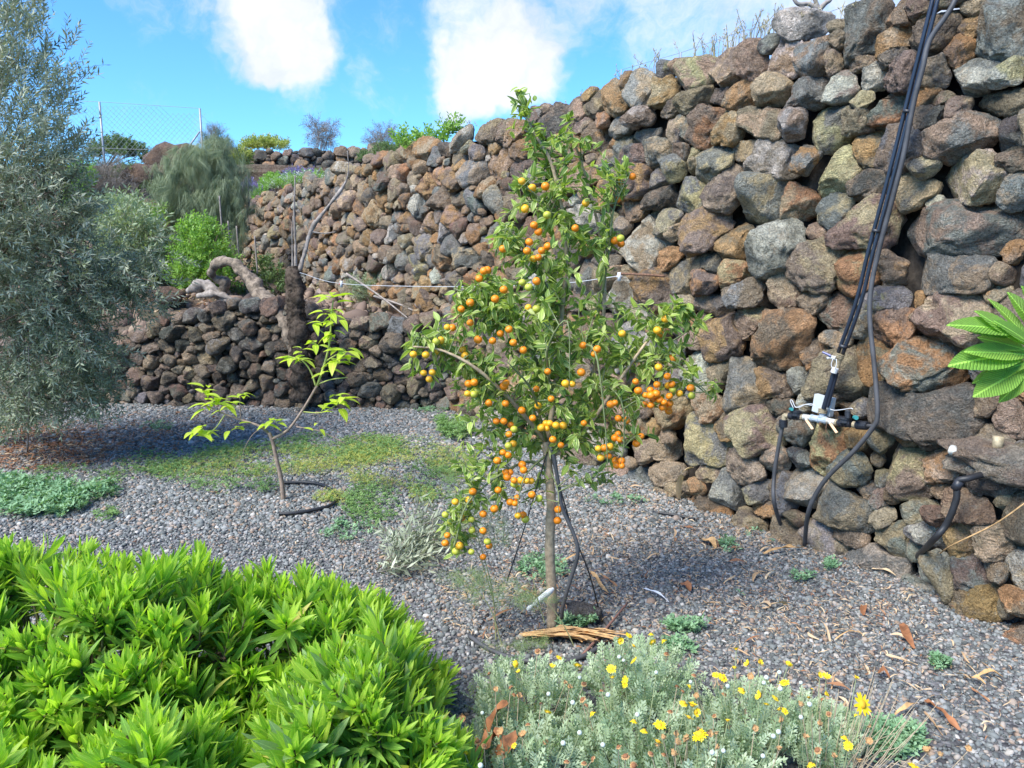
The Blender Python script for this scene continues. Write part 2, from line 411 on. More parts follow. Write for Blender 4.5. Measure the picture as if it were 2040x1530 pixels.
        lim = kk[first]; lim = np.where(bad.any(1), lim, np.minimum(lim, 1.3))
        Rad = unit*lim
        Rad = np.minimum(Rad, 1.45*Rad.mean())
        for _ in range(1): Rad = (np.roll(Rad, 1) + 4*Rad + np.roll(Rad, -1))/6
        Rad = Rad*r.uniform(1.02, 1.10)
        m = Rad.mean(); D = depth*(0.6*m + 0.4*min(a, b))*r.uniform(.85, 1.35) + 0.02
        level = (4 if pxr[i] > lv[0] else 3 if pxr[i] > lv[1] else 2) if inside[i] else 2
        facets = 9 if cc[0] in 'GYW' else 5 if cc[0] in 'BDR' else 7
        P, Fc = stone_mesh(level, ang, Rad, D, int(seed*1000+i), (r.normal(0, .12), r.normal(-.02, .14)), facets, 0.7 if cc[0] in 'GYW' else 1.15)
        off = r.normal(0.0, 0.024) + (proud(s, t) if proud else 0)
        c3 = W3(s, t, off)
        Vw = P[:, 0:1]*e + P[:, 1:2]*nrm + P[:, 2:3]*(np.array([0, 0, 1.]) - nrm*batter)
        A, Bc = pick_cols(cc, r)
        if i in part:
            n = len(Vw)
            mesh_obj('stone', Vw, Fc, M_rock, root, c3-np.array(O), attrs={'ca': ('FLOAT_COLOR', np.tile([*A, 1], (n, 1))), 'cb': ('FLOAT_COLOR', np.tile([*Bc, 1], (n, 1)))})
        else:
            sv_.append(Vw + c3 - np.array(O)); sf_.append(Fc+base); base += len(Vw)
            sca.append(np.tile([*A, 1], (len(Vw), 1))); scb.append(np.tile([*Bc, 1], (len(Vw), 1)))
    if sv_:
        tag(mesh_obj('stonework', np.concatenate(sv_), np.concatenate(sf_), M_rock, root, attrs={'ca': ('FLOAT_COLOR', np.concatenate(sca)), 'cb': ('FLOAT_COLOR', np.concatenate(scb))}), kind='stuff')
    # rubble core behind the face
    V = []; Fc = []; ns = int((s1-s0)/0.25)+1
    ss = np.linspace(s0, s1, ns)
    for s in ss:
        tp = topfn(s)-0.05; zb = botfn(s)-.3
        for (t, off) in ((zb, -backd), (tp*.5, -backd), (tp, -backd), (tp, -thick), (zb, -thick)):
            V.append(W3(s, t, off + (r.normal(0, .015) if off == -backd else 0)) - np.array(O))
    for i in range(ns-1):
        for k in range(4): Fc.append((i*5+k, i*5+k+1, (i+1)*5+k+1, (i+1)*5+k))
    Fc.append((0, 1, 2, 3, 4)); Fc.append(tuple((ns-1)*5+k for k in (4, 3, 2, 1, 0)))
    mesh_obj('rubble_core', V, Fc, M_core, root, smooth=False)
    print('WALL', wname, len(El), 'stones', len(part), 'parts')
    return root, W3
M_core = plain('earth core with gap shade', (.065, .054, .046), 0.95, 0.4, 25, 0.02)  # core colour darkened so the gaps between stones read as shade

# main wall axes
P0 = at_z(2040, 1235); P1 = at_z(900, 822)
E1 = (P1-P0)/np.linalg.norm(P1-P0); N1 = np.array([-E1[1], E1[0], 0.])
if N1@(CAM-P0) < 0: N1 = -N1
BAT = 0.07
def wall_hit(px, py, off=0.0):
    d = ray(px, py); nn = N1 + np.array([0, 0, BAT])      # plane: (P - P0).N1 + BAT*z = off
    k = (off - (CAM-P0)@N1 - BAT*CAM[2])/(d@N1 + BAT*d[2]); return CAM + d*k
def wall_st(px, py):
    P = wall_hit(px, py); return float((P-P0)@E1), float(P[2])
# stones read off the photograph: (cx, cy, rx, ry, first colour + second colour), in a crop at 2.914x from an origin
ST = {
(1340, 0): [(120,450,105,85,'YT'),(310,420,90,100,'TB'),(460,360,70,100,'BB'),(550,270,50,50,'DG'),(640,330,130,120,'TW'),(830,330,100,135,'GG'),(970,230,60,70,'TB'),(970,160,60,40,'BB'),
 (1100,220,150,150,'BG'),(930,370,55,75,'BB'),(1100,350,100,50,'TB'),(1280,250,95,90,'TO'),(1290,345,90,60,'DB'),(1330,100,90,80,'RB'),(1450,50,120,50,'BB'),(1530,180,150,110,'BB'),(1720,160,60,75,'BR'),
 (1650,300,85,110,'TO'),(1740,40,100,60,'GT'),(1900,180,160,190,'BG'),(1520,410,90,110,'GT'),(1340,440,110,110,'DB'),(1140,450,100,90,'GW'),(980,520,90,100,'WB'),(770,540,120,90,'BG'),(560,530,110,95,'YT'),
 (400,540,80,90,'BR'),(120,590,110,65,'TB'),(270,570,70,65,'BD'),(1100,590,70,60,'GY'),(40,740,70,90,'GB'),(200,720,105,105,'OB'),(310,760,85,90,'OT'),(530,720,140,100,'TB'),(720,740,60,110,'WB'),
 (900,730,130,140,'GY'),(1080,710,80,75,'BT'),(1250,640,110,110,'OG'),(1500,680,110,80,'DD'),(1470,550,70,60,'RB'),(1560,580,70,40,'BB'),(1660,630,75,60,'BT'),(1770,440,150,110,'WG'),(1930,450,110,90,'WY'),
 (1920,590,180,80,'DB'),(1690,780,210,120,'TG'),(1950,780,120,120,'GD'),(1330,860,180,120,'BG'),(1120,860,100,100,'RB'),(930,1000,160,120,'YY'),(780,930,80,120,'GO'),(570,930,140,100,'BW'),(430,880,90,60,'GY'),
 (230,950,120,100,'GY'),(100,940,45,95,'YT'),(30,930,60,100,'BG'),(100,1140,110,100,'GY'),(330,1090,120,130,'TB'),(500,1180,170,150,'GY'),(700,1190,105,100,'TO'),(920,1220,130,90,'YG'),(1130,1080,100,90,'BD'),
 (1110,1280,170,130,'TR'),(1390,1110,130,90,'GY'),(1460,980,95,55,'YG'),(1750,1040,215,120,'WY'),(1640,1330,350,150,'GG'),(1500,1180,60,40,'GW'),(1980,930,90,80,'DB'),(1990,1120,70,120,'GG'),(170,1360,130,120,'BR'),
 (350,1410,80,90,'OB'),(600,1430,180,170,'GW'),(20,1330,50,90,'GY'),(1980,1470,70,70,'OT')],
(1340, 500): [(220,60,80,60,'DB'),(40,150,90,130,'GG'),(850,80,150,140,'BB'),(1060,110,110,130,'YO'),(1260,110,80,100,'OT'),(1620,130,240,130,'GT'),(1930,130,70,60,'BB'),(370,160,90,75,'YO'),(190,190,110,80,'BR'),
 (210,300,110,75,'GB'),(430,250,130,90,'BG'),(620,270,130,110,'BT'),(800,290,120,75,'BB'),(1240,290,145,70,'YG'),(1430,290,70,50,'OO'),(960,370,130,110,'RG'),(1600,390,215,150,'BT'),(1100,430,80,70,'GB'),
 (1290,460,110,120,'OR'),(60,440,70,60,'BR'),(280,500,90,130,'RB'),(440,410,110,90,'TY'),(610,520,220,150,'BO'),(810,590,90,100,'OB'),(920,530,70,60,'GG'),(1150,650,130,130,'RB'),(150,680,100,110,'YW'),
 (280,720,70,90,'BB'),(400,790,150,140,'GY'),(590,770,100,110,'RB'),(740,760,80,80,'GW'),(960,750,210,130,'BT'),(1480,680,230,170,'OG'),(1800,690,110,90,'BG'),(1450,950,290,180,'BD'),(1790,890,100,60,'BT'),
 (1960,970,110,110,'BT'),(1100,900,55,55,'GB'),(1000,900,40,40,'RB'),(200,920,80,80,'OT'),(310,1020,70,100,'RB'),(490,1030,170,140,'YB'),(620,900,100,50,'BD'),(700,1040,80,100,'BG'),(180,1110,170,130,'YG'),
 (900,1150,130,140,'OY'),(1080,1080,70,60,'OB'),(1200,1100,80,80,'GB'),(1370,1090,100,48,'TO'),(1340,1270,150,160,'YB'),(1560,1240,120,110,'OT'),(1900,1300,180,110,'DG'),(420,1240,100,115,'TB'),(580,1200,75,75,'GB'),
 (730,1215,80,55,'GD'),(210,1300,100,60,'BT'),(300,1380,120,90,'GW'),(490,1410,90,90,'GY'),(770,1350,120,120,'WT'),(1040,1270,130,110,'GB'),(1190,1330,80,60,'GY'),(1105,1395,80,55,'GG'),(1170,1210,40,50,'GG'),
 (1265,1420,55,50,'RR'),(640,1400,70,100,'BG'),(1180,1450,60,90,'BG'),(1590,1400,80,60,'TB'),(1830,1450,160,80,'TR'),(2000,1430,60,70,'GG')],
(1340, 1005): [(530,20,110,40,'BO'),(1000,30,190,110,'YG'),(1215,70,65,80,'GG'),(1410,50,140,65,'YG'),(1010,180,130,45,'BT'),(1270,200,120,90,'GB'),(1420,250,60,65,'GG'),(1510,150,100,100,'GW'),(1630,40,80,60,'RR'),
 (1740,170,130,110,'TO'),(1950,180,110,110,'BB'),(1620,380,110,110,'YG'),(1790,380,100,100,'BG'),(1980,340,70,70,'GG'),(1850,540,140,110,'RB'),(2030,560,50,90,'GG')],
(700, 500): [(1490,60,80,60,'DB'),(1480,150,90,90,'YT'),(1550,280,90,90,'WB'),(1760,230,120,100,'BO'),(1880,340,90,70,'BB'),(1350,150,70,90,'GB'),(1840,910,120,100,'OT'),(1740,1160,150,70,'BB'),(1810,1280,140,70,'BB'),(1340,1190,100,90,'BB'),(1900,1380,70,60,'BB')],
(700, 0): [(1180,710,75,80,'DB'),(1390,560,40,35,'BR'),(1320,650,60,60,'TB'),(1430,620,75,80,'TB'),(1540,590,60,90,'TO'),(1670,560,90,100,'WT'),(1810,540,75,100,'TO'),(1870,625,60,60,'BD'),(1560,730,80,70,'GW'),(1700,700,90,60,'BW'),
 (1480,700,35,55,'OT'),(1400,800,90,60,'OB'),(1340,740,60,40,'BB'),(1700,785,90,45,'GG'),(1880,750,90,80,'GB'),(1800,880,90,90,'GB'),(1570,860,50,90,'GG'),(1650,910,80,60,'BG'),(1480,930,55,60,'GG'),(1890,950,80,110,'GY'),
 (1650,1050,90,100,'RB'),(1780,1040,60,70,'GG'),(1780,1150,100,70,'DB'),(1640,1220,65,65,'OT'),(1700,1400,150,150,'WT'),(1850,1320,90,90,'GY'),(1480,1430,80,100,'DB'),(1830,1510,90,60,'OO'),(1580,1330,50,60,'GG'),
 (960,770,50,60,'OT'),(880,780,40,60,'BB'),(790,790,100,50,'BT'),(1000,880,70,60,'OB'),(720,1000,65,70,'GG'),(850,960,80,60,'OT'),(1000,990,70,60,'DB'),(450,1080,45,55,'OR'),(400,1200,45,60,'GW'),(830,1190,50,60,'YG'),
 (650,1500,60,50,'GG'),(600,1050,50,60,'BO'),(720,890,55,50,'GB'),(140,1260,45,45,'OT')],
}
manual = []
for (ox, oy), lst in ST.items():
    for (cx, cy, rx, ry, cc) in lst:
        cc = {'GG': 'GT', 'BB': 'BT', 'RB': 'BO', 'BR': 'BO', 'GB': 'GT', 'DD': 'DB'}.get(cc, cc)
        k = 2040/700.; X, Y = ox+cx/k, oy+cy/k; rx, ry = rx/k, ry/k
        s, t = wall_st(X, Y); sa = abs(wall_st(X+rx, Y)[0]-wall_st(X-rx, Y)[0])/2; tb = abs(wall_st(X, Y+ry)[1]-wall_st(X, Y-ry)[1])/2
        sh = (wall_st(X+rx, Y)[1]-wall_st(X-rx, Y)[1])/2          # the wall's perspective shear
        manual.append((s, max(t, 0.01), sa*1.06, tb*1.06, 0.0, cc))
TOPPX = [(2040,-110),(1900,-30),(1760,10),(1640,50),(1560,72),(1480,112),(1380,130),(1300,150),(1200,180),(1120,222),(1000,255),(900,278),(800,300),(740,320),(640,352),(560,385),(480,402)]
_t = sorted(wall_st(*p) for p in TOPPX); TS, TT = np.array([a for a, b in _t]), np.array([b for a, b in _t])
def top_main(s): return float(np.interp(s, TS, TT)) + 0.05*math.sin(s*5.1) + 0.03*math.sin(s*13)
print('tops', np.round(TS, 1), np.round(TT, 2))
S_END = wall_st(482, 402)[0]
_p = wall_st(900, 800)[0]
def bot_main(s): return 0.0 if s < _p+0.6 else 0.75
def size_main(s): return float(np.interp(s, [-2, 1, 5, 9, 17], [.19, .16, .14, .145, .18]))
CH_MAIN = ['BB', 'BT', 'BT', 'BO', 'OB', 'TO', 'GT', 'GW', 'DB', 'TB', 'TW', 'OT', 'WT', 'OB', 'OT', 'GY', 'GT', 'YG', 'BG', 'RB', 'WG', 'BB', 'GG', 'TB', 'BT', 'OB', 'TO']
wall_main, W3 = build_wall('dry_stone_wall', 'tall dry stone wall of mixed volcanic boulders running back along the right side', 'stone wall', P0, E1, N1, BAT, -1.6, S_END, top_main, bot_main,
    manual, size_main, lambda s: float(np.interp(s, [1, 5, 9, 17], [.72, .64, .54, .46])), CH_MAIN, (24, 9), depth=.50, backd=.19, proud=lambda s, t: .13 if (s < wall_st(1895, 1000)[0] and t < .62) else 0, nparts=300, seed=3, thick=.7)
# low wall across the back of the gravel
L0 = at_z(900, 822); L1 = at_z(60, 800); E2 = (L1-L0)/np.linalg.norm(L1-L0); N2 = np.array([-E2[1], E2[0], 0.])
if N2@(CAM-L0) < 0: N2 = -N2
def low_st(px, py):
    d = ray(px, py); k = ((L0-CAM)@N2)/(d@N2); P = CAM+d*k; return float((P-L0)@E2), float(P[2])
LT = sorted(low_st(*p) for p in [(930,640),(860,632),(800,640),(700,638),(640,622),(550,600),(430,608),(330,632),(280,650),(240,690),(200,740),(100,745),(-100,750),(-800,740)])
LTs, LTt = np.array([a for a, b in LT]), np.array([b for a, b in LT])
def top_low(s): return float(np.interp(s, LTs, LTt)) + 0.02*math.sin(s*9)
CH_LOW = ['DB', 'BB', 'BB', 'DB', 'DB', 'DR', 'BG', 'DG', 'GD', 'DB', 'BT', 'RD', 'BD']
wall_low, W3L = build_wall('low_stone_wall', 'low dark brown dry stone retaining wall crossing behind the gravel', 'stone wall', L0, E2, N2, .05, -0.25, 7.5, top_low, lambda s: 0.0,
    [], lambda s: .083, .78, CH_LOW, (40, 7), depth=.75, backd=.1, nparts=290, seed=5, thick=.4)

def far_hit(y):
    def f(px, py):
        P = at_y(px, py, y); return float(P[0]-at_y(340, 300, y)[0]), float(P[2])
    return f
YF = 20.0; LF = at_y(340, 300, YF).copy(); LF[2] = 0
fh = far_hit(YF); FT = sorted(fh(*p) for p in [(340, 345), (370, 325), (400, 312), (430, 300), (470, 296), (560, 300), (640, 299), (700, 296), (760, 288), (830, 286), (900, 290)])
FTs, FTt = np.array([a for a, b in FT]), np.array([b for a, b in FT])
wall_far, _ = build_wall('upper_stone_wall', 'dark dry stone wall on the skyline above the terraced slope', 'stone wall', LF, np.array([1., 0, 0]), np.array([0, -1., 0]), .04, 0.0, fh(840, 290)[0],
    lambda s: float(np.interp(s, FTs, FTt)), lambda s: 2.3, [], lambda s: .16, .62, ['DB', 'DD', 'BD', 'BB', 'DB', 'BR', 'OB', 'GD'], (40, 9), depth=.6, backd=.08, nparts=200, seed=9, thick=.5)
# ------------------------------------------------------------------ terrain
def gravel_mat():
    m, t = new_mat('gravel bed'); pos = t.n('ShaderNodeNewGeometry').outputs['Position']
    vo = t.n('ShaderNodeTexVoronoi', {'Vector': pos, 'Scale': 45.0}); n = t.noise(pos, 1.3, 5, .6); n2 = t.noise(pos, 60, 4)
    g = t.n('ShaderNodeSeparateColor', {0: vo.outputs['Color']}).outputs[0]
    c = t.mix(g, (.05, .05, .055), (.19, .185, .19))
    c = t.mix(t.math('MULTIPLY', t.ramp(n, .5, .75), .5), c, (.12, .085, .06))
    finish(t, principled(t, c, .95, t.math('SUBTRACT', 1.0, vo.outputs['Distance']), .9, .012, **{'Specular IOR Level': .2})); return m
def soil_mat(name, c1, c2, c3):
    m, t = new_mat(name); pos = t.n('ShaderNodeNewGeometry').outputs['Position']
    a = t.noise(pos, .9, 6, .65); b = t.noise(pos, 7, 6, .7); d = t.noise(pos, 40, 5, .7)
    c = t.mix(t.ramp(b, .35, .65), c1, c2); c = t.mix(t.ramp(a, .5, .68), c, c3)
    c = t.mix(t.ramp(d, .3, .7), t.mix(1.0, c, (.6, .6, .6), 'MULTIPLY'), c)
    finish(t, principled(t, c, .95, t.math('ADD', t.math('MULTIPLY', b, 3.0), d), 1.0, .05, **{'Specular IOR Level': .15})); return m
M_gravel = gravel_mat()
M_soil = soil_mat('volcanic soil', (.13, .08, .058), (.27, .19, .14), (.17, .14, .09))
M_hill = soil_mat('scrubby hillside soil', (.17, .115, .085), (.30, .23, .175), (.15, .155, .09))
def ground_z(x, y):
    p = np.stack([np.atleast_1d(x), np.atleast_1d(y), np.zeros(np.size(x))], 1)
    near = np.clip((y-1.5)/3, 0, 1)
    return fbm(p*.55, 2, 3)*.035*near + fbm(p*2.6, 2, 8)*.008
def grid(xs, ys, zf):
    X, Y = np.meshgrid(xs, ys); Z = zf(X.ravel(), Y.ravel()); V = np.stack([X.ravel(), Y.ravel(), Z], 1)
    nx, ny = len(xs), len(ys); i = np.arange(nx-1)[None, :] + np.arange(ny-1)[:, None]*nx; i = i.ravel()
    return V, np.stack([i, i+1, i+nx+1, i+nx], 1)
xs = np.concatenate([[-300, -120, -50, -20], np.arange(-9, 6.01, .1), [20, 50, 120, 300]])
ys = np.concatenate([[-300, -100, -30, -8], np.arange(-1, 9.6, .1), [30, 100, 300, 500]])
def gz(x, y):
    far = (x < -9) | (x > 6) | (y < -1) | (y > 9.5); return np.where(far, -.02, ground_z(x, y))
V, Fc = grid(xs, ys, gz); tag(mesh_obj('gravel_ground', V, Fc, M_gravel), kind='structure')
# terrace behind the low wall and the hillside beyond, one sheet bounded by the main wall
def hill_h(x, y):
    """height of the land left of the main wall, y >= low wall"""
    d = y - 8.6; xl = P1[0] + (y-P1[1])*E1[0]/E1[1]      # main wall line x at this y
    left = np.clip((xl - x)/np.interp(d, [0, 4, 8.5], [4.0, 3.0, 1.0]), 0, 1); left = np.where(y > 17.7, 1.0, left)                  # 0 at the wall, 1 well to its left
    low = np.interp(L0[0]-x, LTs, LTt)-.08
    base = low + (0.9-low)*np.clip(d/1.2, 0, 1) + 0.05*np.clip(d, 0, 3) + .045*np.clip(d-3, 0, 30)
    rise = np.interp(d, [0, 1.5, 3, 5.5, 9, 11.5, 20, 60, 300], [0, .05, .35, 1.0, 1.95, 2.25, 2.3, 2.0, 1.0])
    p = np.stack([x, y, np.zeros_like(x)], 1)
    st = np.abs((rise*1.6) % 1 - .5)*.25
    return base + rise*left**.8 + (fbm(p*.7, 4, 21)*.14 + st*left)*np.clip(d/3, .15, 1)*left + fbm(p*2.2, 3, 5)*.03
A = []; 
xs2 = np.concatenate([[-200, -80, -40], np.arange(-22, 0, .2)]); V = []; rows = []
ys2 = np.concatenate([np.arange(8.62, 24, .2), [30, 50, 90, 200, 400]])
nU = 110
U = np.concatenate([np.linspace(0, 1, 90)**1.35])
Vh = []
for y in ys2:
    xr = P1[0] + (y-P1[1])*E1[0]/E1[1] + .35
    if y > 17.7: xr = 8.0
    xl = -18 - (y-8)*1.0 if y < 30 else -y*3
    x = xr + (xl-xr)*U; yv = np.full_like(x, y)
    Vh.append(np.stack([x, yv, hill_h(x, yv)], 1))
n = len(U); V = np.concatenate(Vh); i = (np.arange(n-1)[None, :] + np.arange(len(ys2)-1)[:, None]*n).ravel()
tag(mesh_obj('hillside', V, np.stack([i, i+1, i+n+1, i+n], 1), M_hill), kind='structure')
# upper terrace held by the main wall
Vt = []; ss = np.concatenate([np.linspace(-1.6, S_END, 70)]); oo = np.array([0.12, .5, 1, 2, 4, 8, 20, 60, 200])
for s in ss:
    for o_ in oo:
        P = P0 + E1*s - N1*(o_ + BAT*2.6); P[2] = top_main(s) - .09 + min(o_, 12)*.055 + random.uniform(-.02, .02); Vt.append(P)
n = len(oo); i = (np.arange(n-1)[None, :] + np.arange(len(ss)-1)[:, None]*n).ravel()
tag(mesh_obj('upper_terrace', np.array(Vt), np.stack([i, i+n, i+n+1, i+1], 1), M_soil), kind='structure')
# ------------------------------------------------------------------ gravel stones
def pebble_mat(name, ramp):
    m, t = new_mat(name); r = t.n('ShaderNodeObjectInfo').outputs['Random']
    cr = t.n('ShaderNodeValToRGB', {0: r}); els = cr.color_ramp.elements
    els[0].position = 0; els[0].color = (*ramp[0][1], 1); els[1].position = ramp[-1][0]; els[1].color = (*ramp[-1][1], 1)
    for p_, c_ in ramp[1:-1]: e_ = els.new(p_); e_.color = (*c_, 1)
    n = t.noise(t.n('ShaderNodeNewGeometry').outputs['Position'], 300, 3, .7)
    k = t.math('ADD', .7, t.math('MULTIPLY', n, .6)); c = t.mix(1.0, cr.outputs[0], t.n('ShaderNodeCombineColor', {0: k, 1: k, 2: k}).outputs[0], 'MULTIPLY')
    finish(t, principled(t, c, .85, n, .5, .002, **{'Specular IOR Level': .3})); return m
M_peb = pebble_mat('gravel stones', [(0, (.078, .083, .080)), (.3, (.132, .140, .137)), (.6, (.205, .216, .208)), (.8, (.30, .295, .29)), (.86, (.27, .18, .125)), (.97, (.36, .32, .28)), (1, (.5, .48, .45))])
pp = []
for k in range(7):
    V, Fc = ico(1 if k < 5 else 2); r_ = np.random.default_rng(k); sc = np.array([1, r_.uniform(.6, .85), r_.uniform(.45, .7)])
    Vp = V*sc*(1+.28*vnoise(V*1.3+k*9, k))[:, None]
    pp.append(mesh_obj('pebble', Vp, Fc, M_peb, parent=False, smooth=False))
G_peb = protos(pp)
def below_main(P, m=0.0):      # in front of the main wall face
    return ((P[:, :2]-P0[:2])@N1[:2]) > m
def gravel_pts(n, y0, y1, r, seed):
    g = np.random.default_rng(seed); y = y0 + (y1-y0)*g.random(n*3); x = g.uniform(-1, 1, n*3)*(y*.70+1.1)
    keep = (g.random(n*3) < (y*.70+1.1)/(y1*.70+1.1))
    P = np.stack([x, y, np.zeros(n*3)], 1)[keep]; P = P[below_main(P, -.1) & (((P-L0)@N2) > -.05)][:n]
    P[:, 2] = ground_z(P[:, 0], P[:, 1]) + g.uniform(-.35, .55, len(P))*r
    m = len(P); E = np.stack([g.normal(0, .45, m), g.normal(0, .45, m), g.uniform(0, 6.28, m)], 1)
    return P, E, r*g.lognormal(0, .32, m), g.integers(0, 7, m)
parts_ = [gravel_pts(84000, 1.7, 4.2, .0084, 1), gravel_pts(76000, 4.2, 6.2, .0104, 2), gravel_pts(70000, 6.2, 9.0, .0135, 3)]
scatter('gravel', G_peb, *[np.concatenate([q_[k] for q_ in parts_]) for k in range(4)])
# ------------------------------------------------------------------ citrus tree
B0 = at_z(1100, 1245); Y0 = float(B0[1]); cz = lambda *a: None
def T(px, py, dy=0.0): return at_y(px, py, Y0+dy)
M_bark = plain('citrus bark', (.42, .31, .20), .9, .3, 45, .004); M_twig = plain('green twig', (.17, .2, .08), .7, .2, 60, .001)
M_fo = plain('orange fruit', (.88, .25, .008), .38, .06, 120, .001); M_fy = plain('yellow orange fruit', (.86, .42, .02), .38, .08, 120, .001); M_fg = plain('greenish fruit', (.46, .46, .05), .4, .2, 60, .001)
tree = empty('citrus_tree', B0, 'small citrus tree laden with tiny orange fruit on a slim bare trunk', 'tree')
def rel(P): return P - B0
def branch(name, pts, r0, r1, n=8, mat=None, sub=5):
    P = spline([np.array(T(*p)) for p in pts], sub); r = np.linspace(r0, r1, len(P))*(1+.05*np.sin(np.arange(len(P))*2.1))
    mb = MB(); mb.tube([tuple(rel(p)) for p in P], list(r), n); mb.build(name, mat or M_bark, tree); return P
BR = []
BR.append(branch('trunk', [(1100,1252),(1099,1180,.01),(1095,1090,0),(1098,1000,-.01),(1092,930,0),(1089,880,0)],   .0235, .018, 12))
for pts, r0 in [([(1089,885),(1105,780,.02),(1118,640,.03),(1128,480,.0),(1100,330,-.03),(1062,262,-.03),(1040,205,-.02)], .016),
                ([(1091,900),(1150,850,.1),(1192,700,.16),(1205,560,.18),(1185,420,.15),(1150,300,.1),(1133,255,.1)], .013),
                ([(1110,760,.05),(1180,660,.1),(1210,520,-.02),(1222,420,-.05),(1252,352,-.06)], .010),
                ([(1093,915),(1170,850,-.08),(1260,720,-.12),(1320,640,-.1),(1352,605,-.08)], .012),
                ([(1150,800,0),(1240,720,.08),(1320,690,.12),(1400,640,.12)], .009), ([(1260,720,-.1),(1340,720,-.15),(1390,770,-.15),(1420,792,-.15)], .007),
                ([(1150,690,-.1),(1185,700,-.3),(1204,830,-.34),(1212,950,-.33)], .006), ([(1200,760,-.1),(1238,800,-.2),(1243,880,-.2),(1236,925,-.2)], .005),
                ([(1088,880),(1020,800,-.12),(950,735,-.2),(880,698,-.2),(822,690,-.2)], .012), ([(1100,770,.02),(1030,660,-.1),(960,600,-.12),(905,575,-.1)], .010),
                ([(1115,620,.03),(1060,520,-.05),(1010,455,-.1)], .008), ([(1120,460,.0),(1080,400,-.05),(1034,362,-.08)], .006),
                ([(1093,935),(1050,920,-.05),(990,950,-.15),(930,1005,-.22),(905,1090,-.25)], .009), ([(1090,905),(1045,950,-.15),(1028,1025,-.2)], .006),
                ([(1088,870),(1000,850,.1),(925,865,.12)], .008), ([(1094,930),(1112,980,-.1),(1112,1030,-.12)], .004),
                ([(1100,800,0),(1090,700,-.3),(1130,640,-.4),(1135,770,-.42)], .006), ([(1088,880),(1040,760,.25),(1000,640,.3),(980,560,.25)], .009),
                ([(1091,890),(1170,780,.3),(1250,700,.35),(1280,640,.32)], .009), ([(1089,880),(1060,780,-.25),(1010,720,-.38)], .008)]:
    BR.append(branch('branch', pts, r0*.85, r0*.25, 6, M_bark if r0 > .0105 else M_twig))
allbr = np.concatenate(BR[1:])
LOBES = [(1040,212,10,26,2.0),(1062,285,22,40,.7),(1078,335,38,40,.8),(1135,290,14,42,.8),(1165,350,55,55,.65),(1238,375,22,45,.8),(1110,400,75,65,1),(1055,382,32,22,1),(1216,470,25,25,1),
 (1080,480,95,65,1.15),(1015,495,38,45,1),(1150,520,75,75,.9),(1030,600,115,65,1.1),(955,570,50,38,1),(935,640,65,45,1),(860,680,50,32,1),(818,692,18,18,1),(1100,660,130,85,1.2),(1205,650,60,60,.9),
 (1290,655,65,45,.9),(1335,635,35,35,.9),(1385,655,22,25,.8),(1340,720,60,45,.9),(1250,740,80,60,1),(1400,785,26,14,1),(1310,790,45,26,1),(1160,780,125,75,1.1),(1030,760,115,75,1.1),(925,740,45,45,.9),
 (852,745,20,20,.9),(955,810,55,45,1),(1060,855,115,48,1.1),(1180,860,70,50,1),(1243,850,42,60,.9),(1213,925,25,38,.9),(1290,850,30,28,.7),(1010,900,55,35,1),(1030,975,55,36,.9),(960,990,45,36,.9),(918,1055,42,48,1),(1112,1020,12,20,1),(930,920,35,35,.5),(1040,660,90,70,1),(1150,900,60,30,.7)]
g = np.random.default_rng(11); wts = np.array([l[2]*l[3]*l[4] for l in LOBES]); wts = np.sqrt(wts)*wts**.35; wts /= wts.sum()
LP, LD, LU, LS, twv = [], [], [], [], MB()
def leafy_twig(base, tip, nl, up=0.25, ls=.047):
    mid = (base+tip)/2 + np.array([0, 0, .02]) + g.normal(0, .012, 3); P = spline([base, mid, tip], 5)
    if np.linalg.norm(tip-base) < .9: twv.tube([tuple(rel(p)) for p in P], list(np.linspace(.0028, .0012, len(P))), 4, caps=False)
    d = tip-mid; d /= np.linalg.norm(d)
    L = min(.17, np.linalg.norm(tip-base)*.9)
    for k in range(nl):
        u = (k+.5)/nl; p = tip - d*L*(1-u) + g.normal(0, .005, 3); side = g.normal(size=3); side -= d*(side@d); side /= np.linalg.norm(side)
        ld = d*g.uniform(.25, .9) + side*g.uniform(.5, 1.1) + np.array([0, 0, up*g.uniform(-1, 1) + (.45 if tip[2] > 1.75 else 0)])
        LP.append(p); LD.append(ld/np.linalg.norm(ld)); LU.append(np.array([0, 0, 1.]) + g.normal(0, .5, 3)); LS.append(ls*g.uniform(.7, 1.25))
for i in range(650):
    lo = LOBES[g.choice(len(LOBES), p=wts)]; a = g.uniform(0, 6.28); r = math.sqrt(g.random())
    dr = max(.06, min(.42, lo[2]/F*3.2*1.2)); zc = -.1 if lo[0] < 1000 or lo[0] > 1250 else 0
    tip = np.array(T(lo[0]+lo[2]*r*math.cos(a), lo[1]+lo[3]*r*math.sin(a), zc + g.uniform(-1, 1)*dr*math.sqrt(max(0, 1-.7*r*r))))
    dd = np.linalg.norm(allbr-tip, axis=1); cand = np.argsort(dd)[:6]; b = allbr[cand[g.integers(6)]]
    if np.linalg.norm(b-tip) < .05: tip = tip + g.normal(0, .06, 3)
    leafy_twig(b, tip, g.integers(7, 12))
for (x, y) in [(1040,190),(1030,205),(1050,215),(1038,232),(1133,258),(1252,345),(1240,365),(1405,640),(1395,655),(1425,790),(1212,955),(1205,935),(812,690),(905,1105),(1000,450)]:
    leafy_twig(allbr[np.argmin(np.linalg.norm(allbr-T(x, y+25, -.02), axis=1))], np.array(T(x, y, -.03)), 9)
twv.build('twigs', M_twig, tree)['kind'] = 'stuff'
